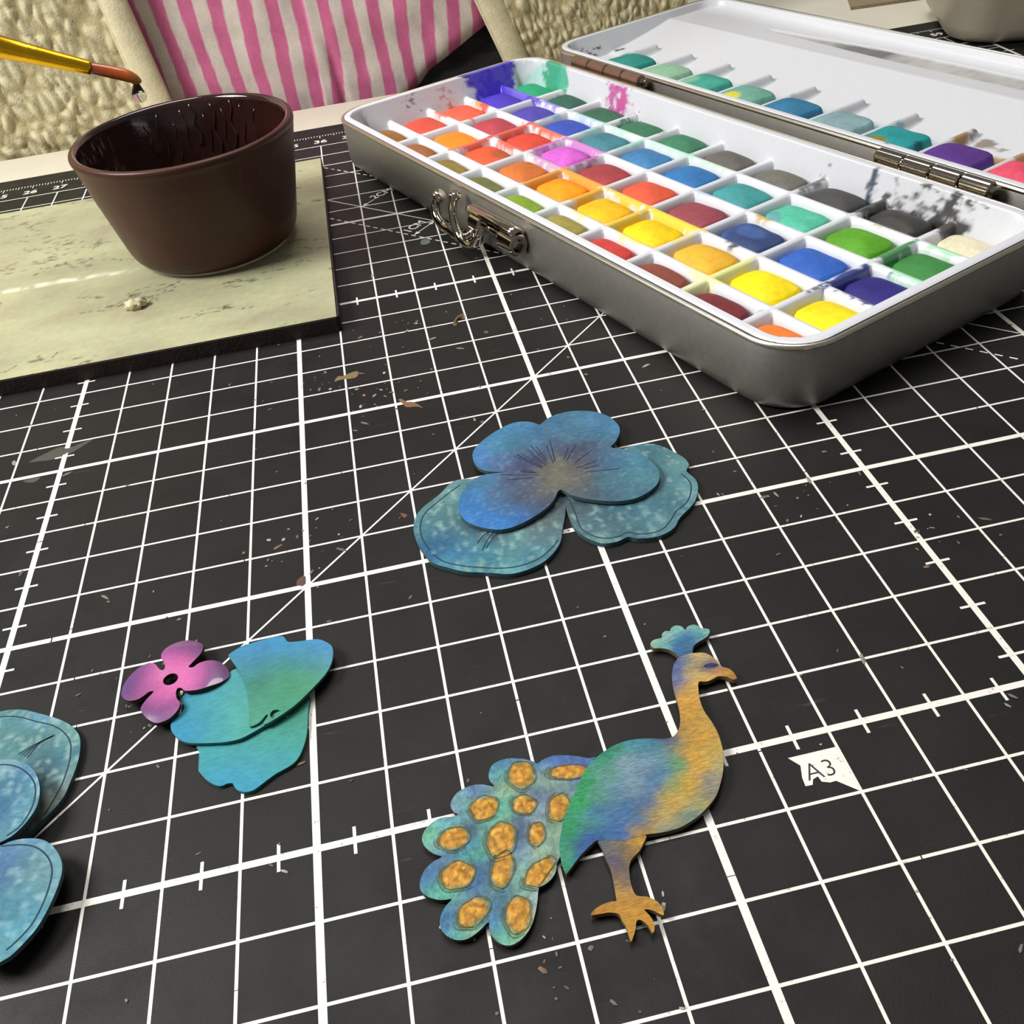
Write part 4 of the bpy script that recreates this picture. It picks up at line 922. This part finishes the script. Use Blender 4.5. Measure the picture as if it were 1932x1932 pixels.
def woodc(cf, seed, amt=.18):
    return lambda x, y: cf(x+.06*noise.noise(Vector((x*3, y*20, seed))), y+.03*noise.noise(Vector((x*5+9, y*8, seed))))*(1+amt*noise.fractal(Vector((x*2.2+seed, y*9, seed)), .9, 2, 3))
cutout('body', body, .05, ZK-.05, woodc(cfb, 3), M['peacock'], pea, po, res=.05, sm=3, edge=M['edge_wood'])
eyep = ground(zk([(1632, 312), (1650, 302), (1680, 296), (1705, 300), (1712, 310), (1690, 318), (1660, 322), (1640, 320)]), ZK)
P = spline([np.array(q) for q in eyep], 4); V = [(*p, ZK+.004) for p in P]+[(*np.mean(P, axis=0), ZK+.008)]; n = len(P)
mk('eye', V, [(i, n, (i+1) % n) for i in range(n)], M['peacock'], pea, po, cols=np.tile(lin('#2c3468'), (n+1, 1)), label='dark blue eye patch')
leg = ground(zk([(1055, 1272), (1190, 1275), (1310, 1243), (1300, 1290), (1275, 1335), (1240, 1370), (1222, 1410), (1222, 1460), (1235, 1530), (1262, 1578), (1320, 1585), (1375, 1610), (1405, 1650), (1412, 1686), (1390, 1680), (1350, 1660), (1305, 1655), (1335, 1690), (1358, 1730), (1360, 1770), (1348, 1784), (1325, 1745), (1290, 1715), (1262, 1718), (1257, 1760), (1245, 1800), (1232, 1832), (1218, 1800), (1205, 1755), (1180, 1715), (1162, 1680), (1110, 1672), (1060, 1680), (1008, 1686), (1035, 1650), (1080, 1625), (1120, 1612), (1150, 1608), (1147, 1580), (1135, 1510), (1118, 1430), (1090, 1370), (1068, 1310)]), ZK)
cfg = idw(tg(ZK, [(zk([p])[0], c) for p, c in [((1070, 1290), '#4a5c78'), ((1130, 1300), '#7c7860'), ((1200, 1310), '#6c6458'), ((1250, 1290), '#b88c3c'), ((1280, 1260), '#bc9040'), ((1150, 1370), '#56586c'), ((1220, 1360), '#8c7444'), ((1170, 1400), '#4a4a68'), ((1160, 1450), '#7c6858'), ((1200, 1500), '#746a68'), ((1170, 1550), '#b08c4c'), ((1210, 1570), '#b48c48'), ((1200, 1640), '#c08c3c'), ((1060, 1660), '#bc8838'), ((1020, 1680), '#a06c34'), ((1250, 1640), '#bc8a3c'), ((1380, 1640), '#c09040'), ((1340, 1740), '#bc8c3c'), ((1230, 1760), '#bc8c3c')]]), 2.8, .03, .46, -.02, .95)
cutout('leg', leg, .045, ZK-.05, woodc(cfg, 5), M['peacock'], pea, po, res=.05, sm=3, edge=M['edge_wood'])
crest = ground(zk([(1568, 250), (1575, 205), (1600, 180), (1650, 150), (1666, 120), (1655, 105), (1620, 102), (1600, 88), (1575, 82), (1545, 92), (1530, 110), (1510, 92), (1480, 87), (1455, 98), (1445, 118), (1420, 118), (1402, 135), (1400, 155), (1370, 162), (1345, 175), (1339, 195), (1360, 212), (1400, 212), (1440, 220), (1475, 240), (1500, 264), (1535, 255)]), ZK)
cfc = idw(tg(ZK, [(zk([p])[0], c) for p, c in [((1355, 190), '#a8c8ac'), ((1420, 140), '#94c0b4'), ((1400, 190), '#74b0ac'), ((1480, 105), '#84b8b0'), ((1575, 100), '#7cb4ac'), ((1650, 120), '#84bcb0'), ((1620, 150), '#6cacac'), ((1480, 170), '#3f7ca0'), ((1540, 160), '#3a6c9c'), ((1600, 140), '#3c6ca0'), ((1500, 220), '#346c9c'), ((1540, 220), '#3c6c94'), ((1560, 240), '#4a5470')]]), 2.8, .03, .46, -.02, .95)
cutout('crest', crest, .045, ZK-.05, woodc(cfc, 7), M['peacock'], pea, po, res=.05, sm=3, edge=M['edge_wood'])
# tail sheet
ZT = .105
tail = ground(zt([(1660, 150), (1600, 148), (1500, 130), (1380, 120), (1270, 125), (1180, 160), (1130, 195), (1090, 175), (1000, 155), (880, 148), (780, 170), (710, 220), (685, 300), (700, 360), (740, 405), (690, 398), (600, 385), (500, 405), (400, 460), (345, 540), (340, 590), (370, 640), (410, 660), (350, 680), (250, 690), (150, 750), (85, 840), (85, 920), (130, 980), (200, 1025), (260, 1045), (180, 1090), (100, 1170), (60, 1270), (65, 1350), (130, 1410), (250, 1440), (350, 1430), (290, 1500), (245, 1600), (250, 1700), (310, 1770), (400, 1805), (500, 1790), (600, 1720), (682, 1640), (692, 1700), (720, 1770), (780, 1830), (860, 1855), (940, 1830), (1020, 1760), (1080, 1660), (1110, 1560), (1130, 1450), (1140, 1340), (1180, 1270), (1260, 1180), (1320, 1080), (1345, 1030), (1450, 900), (1560, 600), (1640, 350)]), ZT)
rim = '#6c9a94'
cft = idw(tg(ZT, [(zt([p])[0], c) for p, c in [((720, 250), '#4a74a0'), ((800, 200), '#4a80a0'), ((780, 300), '#5cac9c'), ((880, 170), '#4f80a4'), ((1150, 200), '#4a74a4'), ((1300, 140), '#4468a0'), ((1500, 150), '#4868a4'), ((1150, 320), '#84a498'), ((1250, 380), '#78948c'), ((400, 500), '#6c94a4'), ((360, 580), '#707cac'), ((430, 560), '#68a89c'), ((550, 420), '#5c7ca8'), ((700, 430), '#5a8094'), ((800, 430), '#86a078'), ((820, 570), '#5cac98'), ((780, 660), '#6ca890'), ((1180, 500), '#5a6a8c'), ((1150, 620), '#7c98a4'), ((120, 850), '#6cb094'), ((160, 760), '#6ab0a0'), ((180, 980), '#6ca4a0'), ((300, 720), '#5c98a0'), ((540, 800), '#4a6480'), ((530, 930), '#3c7490'), ((580, 1010), '#54a894'), ((660, 780), '#6cae9c'), ((950, 780), '#4c5c7c'), ((930, 920), '#4c6c98'), ((1000, 1000), '#7494a4'), ((1250, 900), '#7c9c8c'), ((1150, 1000), '#88a088'), ((1280, 800), '#7c9a84'), ((100, 1250), '#40709c'), ((130, 1150), '#4878a4'), ((180, 1380), '#54a094'), ((300, 1400), '#5cac90'), ((230, 1080), '#4c6c94'), ((600, 1150), '#3a5c80'), ((600, 1300), '#365c90'), ((700, 1350), '#5c8c90'), ((950, 1200), '#74a094'), ((1000, 1330), '#70a498'), ((1100, 1300), '#7caca4'), ((830, 1320), '#4c7484'), ((300, 1550), '#3c70a0'), ((280, 1680), '#447cac'), ((400, 1760), '#5ca49c'), ((550, 1720), '#7cac8c'), ((450, 1450), '#5c8494'), ((780, 1450), '#3a6884'), ((730, 1650), '#3a709c'), ((800, 1780), '#64b09c'), ((950, 1790), '#7cb494'), ((1110, 1450), '#a4b4b4'), ((1060, 1620), '#a4a880')]]), 3.0, .03, .54, .0, .98)
cutout('tail', tail, .03, ZT-.03, woodc(cft, 9, .3), M['feather'], pea, po, res=.055, sm=3)
# feathers: a raised scale with gold eye on each
FE = [((980, 290), 118, 120, 0), ((1420, 265), 180, 62, -4), ((640, 590), 125, 100, -28), ((1005, 560), 105, 82, 5), ((1325, 585), 90, 125, 24), ((365, 870), 140, 95, -18), ((800, 880), 125, 160, 18), ((1120, 830), 72, 105, 6), ((395, 1205), 150, 118, -22), ((810, 1150), 95, 165, 14), ((1150, 1185), 165, 95, -42), ((540, 1540), 165, 105, -42), ((950, 1560), 112, 165, 8)]
gold1, gold2, olive = lin('#b87f28'), lin('#d29c3a'), lin('#7e8448')
for k, ((x, y), ra, rb, dg) in enumerate(FE):
    a = math.radians(dg); P = []
    for i in range(22):
        t = 2*math.pi*i/22; g = 1.16+.05*math.sin(3*t+k)
        ex, ey = math.cos(t)*ra*g, math.sin(t)*rb*g
        P.append((x+ex*math.cos(a)-ey*math.sin(a), y+ex*math.sin(a)+ey*math.cos(a)))
    G = ground(zt(P), ZT+.02); cen = np.array(ground(zt([(x, y)]), ZT+.02)[0]); G_ = np.array(G)
    e1 = np.array(ground(zt([(x+ra*math.cos(a), y+ra*math.sin(a))]), ZT+.02)[0])-cen; e2 = np.array(ground(zt([(x-rb*math.sin(a), y+rb*math.cos(a))]), ZT+.02)[0])-cen
    Mi = np.linalg.inv(np.array([e1, e2]).T)
    def cfe(px_, py_, cen=cen, Mi=Mi, k=k):
        s = Mi@(np.array([px_, py_])-cen); r = math.hypot(*s)+.26*noise.fractal(Vector((px_*6, py_*6, k*3.1)), .8, 2.1, 3)
        n = noise.fractal(Vector((px_*16, py_*16, k)), .7, 2.1, 3)
        g = (gold1*(1-sst(-.4, .5, n))+gold2*sst(-.4, .5, n))*(.95+.5*n)
        t1 = sst(.84, 1.0, r); t2 = sst(1.02, 1.16, r)
        return (g*(1-t1)+olive*t1)*(1-t2)+cft(px_, py_)*t2
    def zfe(px_, py_, cen=cen, Mi=Mi):
        r = math.hypot(*(Mi@(np.array([px_, py_])-cen))); return -.012*sst(.55, .9, r)
    cutout('tail_feather', G, ZT-.022, .038, cfe, M['feather'], pea, po, zf=zfe, res=.045, sm=2)

rings = []
for k, ((x, y), ra, rb, dg) in enumerate(FE):
    a = math.radians(dg)
    for g, t0, t1 in ((1.12, -.6, 3.9), (1.3, 1.2, 3.6), (1.0, 2.6, 6.2)):
        P = []
        for i in range(15):
            t = t0+(t1-t0)*i/14+.3*math.sin(k*2.1+g*9); gg = g*(1+.05*math.sin(t*5+k)); ex, ey = math.cos(t)*ra*gg, math.sin(t)*rb*gg
            P.append((x+ex*math.cos(a)-ey*math.sin(a), y+ex*math.sin(a)+ey*math.cos(a)))
        rings.append(zt(P))
rings = [[q for q in l if inside(*at(*q, ZT)[:2], tail)] for l in rings]; rings = [l for l in rings if len(l) > 3]
o = engrave((pea, None), rings, ZT+.014, .009, po, '#5a5a3c'); o['kind'] = 'stuff'

# ------------------------------------------------------------------ person behind the desk (only clothes are in view)
per = thing('person', 'person seated across the desk in pink striped pyjama top and open cream sherpa jacket', 'person', (-3, 36, TZ))
def sheet(name, left, right, z0, z1, nx, nz, yfun, cfun, mat, parent, th):
    V, cl = [], []
    for j in range(nz+1):
        z = z0+(z1-z0)*j/nz; xl, xr = left(z), right(z)
        for i in range(nx+1):
            s = i/nx; x = xl+(xr-xl)*s; V.append((x, yfun(x, z, s), z)); cl.append(cfun(x, z, s))
    w = nx+1; n = len(V)
    F = [(j*w+i, j*w+i+1, (j+1)*w+i+1, (j+1)*w+i) for j in range(nz) for i in range(nx)]
    back = [(x, y+th, z) for x, y, z in V]; V = V+back; cl = cl+cl
    F += [tuple(q+n for q in reversed(f)) for f in F]
    bd = [i for i in range(w)]+[j*w+nx for j in range(1, nz+1)]+[nz*w+i for i in range(nx-1, -1, -1)]+[j*w for j in range(nz-1, 0, -1)]
    F += [(bd[k], bd[k]+n, bd[(k+1) % len(bd)]+n, bd[(k+1) % len(bd)]) for k in range(len(bd))]
    return mk(name, V, F, mat, parent, (-3, 36, TZ), cols=cl)
fl, fl_shade = lin('#dfd7b4'), lin('#b9ab80')
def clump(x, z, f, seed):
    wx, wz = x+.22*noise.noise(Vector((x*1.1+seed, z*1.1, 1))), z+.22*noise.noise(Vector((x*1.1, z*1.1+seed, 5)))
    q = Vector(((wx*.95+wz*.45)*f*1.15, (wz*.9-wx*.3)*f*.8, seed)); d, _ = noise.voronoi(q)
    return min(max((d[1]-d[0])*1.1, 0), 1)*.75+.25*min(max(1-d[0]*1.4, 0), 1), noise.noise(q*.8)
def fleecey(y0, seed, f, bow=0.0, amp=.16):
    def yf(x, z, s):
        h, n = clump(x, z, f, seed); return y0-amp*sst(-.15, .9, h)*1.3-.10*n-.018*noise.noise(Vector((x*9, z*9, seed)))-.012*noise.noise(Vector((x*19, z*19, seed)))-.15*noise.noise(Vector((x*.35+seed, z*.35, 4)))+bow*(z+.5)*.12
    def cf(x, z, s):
        h, n = clump(x, z, f, seed); t = sst(-.05, .42, h); return (fl_shade*(1-t)+fl*t)*(1+.07*n)  # crease shade between the clumps is painted into the fleece colour
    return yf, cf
def lerp2(z, za, xa, zb2, xb): return xa+(xb-xa)*(z-za)/(zb2-za)
YL = 33.0
lh = lambda z: lerp2(z, .76, -9.45, 4.3, -9.85)       # inner edge of the left jacket front
ls = lambda z: lerp2(z, .76, -10.5, 4.4, -10.75)     # its seam
jak = bpy.data.objects.new('sherpa_jacket', None); C.objects.link(jak); jak.parent = per; jak.empty_display_size = .01
jak['label'] = 'open cream sherpa fleece jacket'
yf, cf = fleecey(YL, 3.3, 2.2, amp=.14)
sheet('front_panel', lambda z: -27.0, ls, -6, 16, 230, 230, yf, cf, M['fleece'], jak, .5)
def hemf(y0, seed, a, b):
    def yf(x, z, s): return y0-.22*math.sin(math.pi*min(max(s, 0.02), .98))**.5-.035*noise.noise(Vector((x*1.2, z*5+x*2, seed)))
    def cf(x, z, s):
        n = noise.noise(Vector((x*1.1, z*4+x*2, seed))); c = lin('#e6dcba')*(1+.08*n); k = math.exp(-((s-.06)/.03)**2)
        return c*(1-k*.35)
    return yf, cf
yf, cf = hemf(YL-.06, 6, 0, 0)
sheet('binding', lambda z: ls(z)-.05, lh, -6, 16, 24, 160, yf, cf, M['hem'], jak, .35)
YR = 33.3
rh = lambda z: lerp2(z, .4, 3.5, 2.5, 2.72)
rs = lambda z: lerp2(z, .4, 4.5, 2.4, 3.85)
yf, cf = fleecey(YR, 9.1, 2.9, amp=.11)
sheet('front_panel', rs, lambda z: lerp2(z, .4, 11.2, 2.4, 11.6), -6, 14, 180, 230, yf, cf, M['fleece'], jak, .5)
yf, cf = hemf(YR-.05, 12, 0, 0)
sheet('binding', rh, lambda z: rs(z)+.05, -6, 14, 24, 150, yf, cf, M['hem'], jak, .35)
# pyjama top: striped, placket down the middle, lower right hem lifting over the lap
pink, offw = lin('#d8749f'), lin('#e0d4cc')
YS = 33.75
def hem_z(x): return -1.6 if x < -1.3 else -1.6+1.35*sst(-1.6, .9, x)+.5*max(0, x-.3)
def shirt_y(x, z, s):
    f = .10*noise.noise(Vector((x*.5, z*.6, 2)))+.05*noise.noise(Vector((x*1.6+z*.6, z*1.1, 7)))
    fold = .14*math.exp(-((x+3.05+.10*(z-1))/.22)**2)*sst(3.2, 0, z)
    return YS-f+fold+.25*sst(1.2, 3.2, x)-.07*sst(-3.72, -3.66, x)
STW = .985
def shirt_c(x, z, s):
    xx = x+.07*math.sin(z*1.1+x)+.03*noise.noise(Vector((x*2, z*2, 3)))
    if x > -3.66: xx = xx+.5*.18-.05*(z-1)*math.exp(-((x+3.1)/.9)**2)
    xx += (z-1.6)*.035*((x+3.7)/6.0)*(-1)
    ph = ((xx+3.66)/STW) % 1.0
    k = sst(.46, .50, ph)*(1-sst(.96, 1.0, ph)); c = offw*(1-k)+pink*k
    n = noise.fractal(Vector((x*3, z*3, 1)), .9, 2, 3); c = c*(1+.07*n)
    e = math.exp(-((x+3.66)/.03)**2); return c*(1-.5*e)+lin('#e0a8c4')*.5*e
V, F, cl = [], [], []
nx, nz = 300, 150
for j in range(nz+1):
    for i in range(nx+1):
        x = -11.2+16.0*i/nx; h0 = hem_z(x); z = h0+(13-h0)*(j/nz)**1.5
        roll = .35*math.exp(-((z-h0)/.25)); V.append((x, shirt_y(x, z, 0)+roll, z)); cl.append(shirt_c(x, z, 0))
w = nx+1; F = [(j*w+i, j*w+i+1, (j+1)*w+i+1, (j+1)*w+i) for j in range(nz) for i in range(nx)]
o = mk('pyjama_top', V, F, M['flannel'], per, (-3, 36, TZ), cols=cl, label='pink and off-white striped pyjama top'); so = o.modifiers.new('s', 'SOLIDIFY'); so.thickness = .002; so.offset = -1
# black trousers over the lap
def tr_y(x, z): return 34.7-1.2*sst(1.5, -3, z)+.12*noise.noise(Vector((x*.8+z*1.5, z*2.5, 4)))+.05*noise.noise(Vector((x*2+z*6, z*6, 9)))
V, F = [], []
for j in range(61):
    for i in range(101):
        x, z = -11+16*i/100, -9+11*j/60; V.append((x, tr_y(x, z), z))
F = [(j*101+i, j*101+i+1, (j+1)*101+i+1, (j+1)*101+i) for j in range(60) for i in range(100)]
o = mk('trousers', V, F, M['trousers'], per, (-3, 36, TZ), label='black trousers'); so = o.modifiers.new('s', 'SOLIDIFY'); so.thickness = .004; so.offset = -1

# ------------------------------------------------------------------ dull tin box and brown card at the back right
tb = thing('tin_box', 'dull grey-beige tin box with rounded bottom standing on the far mat corner', 'tin', (24.4, 27.0, 0))
def tshell(cx_, cy_, hx, hy, r, rot, prof):
    V, F = [], []; c, s_ = math.cos(rot), math.sin(rot); n = 0
    for ins, z in prof:
        R = rrect(hx-ins, hy-ins, max(r-ins, .05), 12); n = len(R); V += [(cx_+x*c-y*s_, cy_+x*s_+y*c, z) for x, y in R]
    for i in range(len(prof)-1):
        for k in range(n): F.append((i*n+k, i*n+(k+1) % n, (i+1)*n+(k+1) % n, (i+1)*n+k))
    return V, F, n
V, F, n = tshell(24.4, 27.0, 5.2, 3.4, 1.6, -.35, [(.75, 0), (.45, .03), (.2, .13), (.06, .3), (0, .55), (0, 2.05)])
F.append(tuple(range(n-1, -1, -1))); mk('tin_body', V, F, M['greytin'], tb, (24.4, 27, 0))
V, F, n = tshell(24.4, 27.0, 5.3, 3.5, 1.7, -.35, [(.1, 2.0), (0, 2.0), (0, 2.9), (.1, 3.05), (.4, 3.1)])
F.append(tuple(range((4)*n, 5*n))); mk('tin_lid', V, F, M['greytin'], tb, (24.4, 27, 0))
cc_ = [(18.35, 33.0), (21.3, 32.75), (27, 32.5), (27, 37), (19.9, 37)]
V, F = prism(cc_, TZ, TZ+.12); c0 = (18.4, 33.1, TZ)
card = thing('card', 'brown rough-edged card lying at the back of the desk', 'card', c0)
mk('card_sheet', V, F, M['brown'], card, c0, smooth=False)
parts = []
for k in range(60):
    t = .25+.75*k/60; p = np.array(cc_[0])*(1-t)+np.array(cc_[2])*t; h = random.uniform(.03, .12)
    parts.append(([(p[0]-.05, p[1]+.02, TZ+.12), (p[0]+.05, p[1]+.02, TZ+.12), (p[0]+random.uniform(-.04, .04), p[1]-h, TZ+.03)], [(0, 2, 1)]))
V, F = join(*parts); mk('torn_edge', V, F, M['brown'], card, c0, smooth=False, kind='stuff')
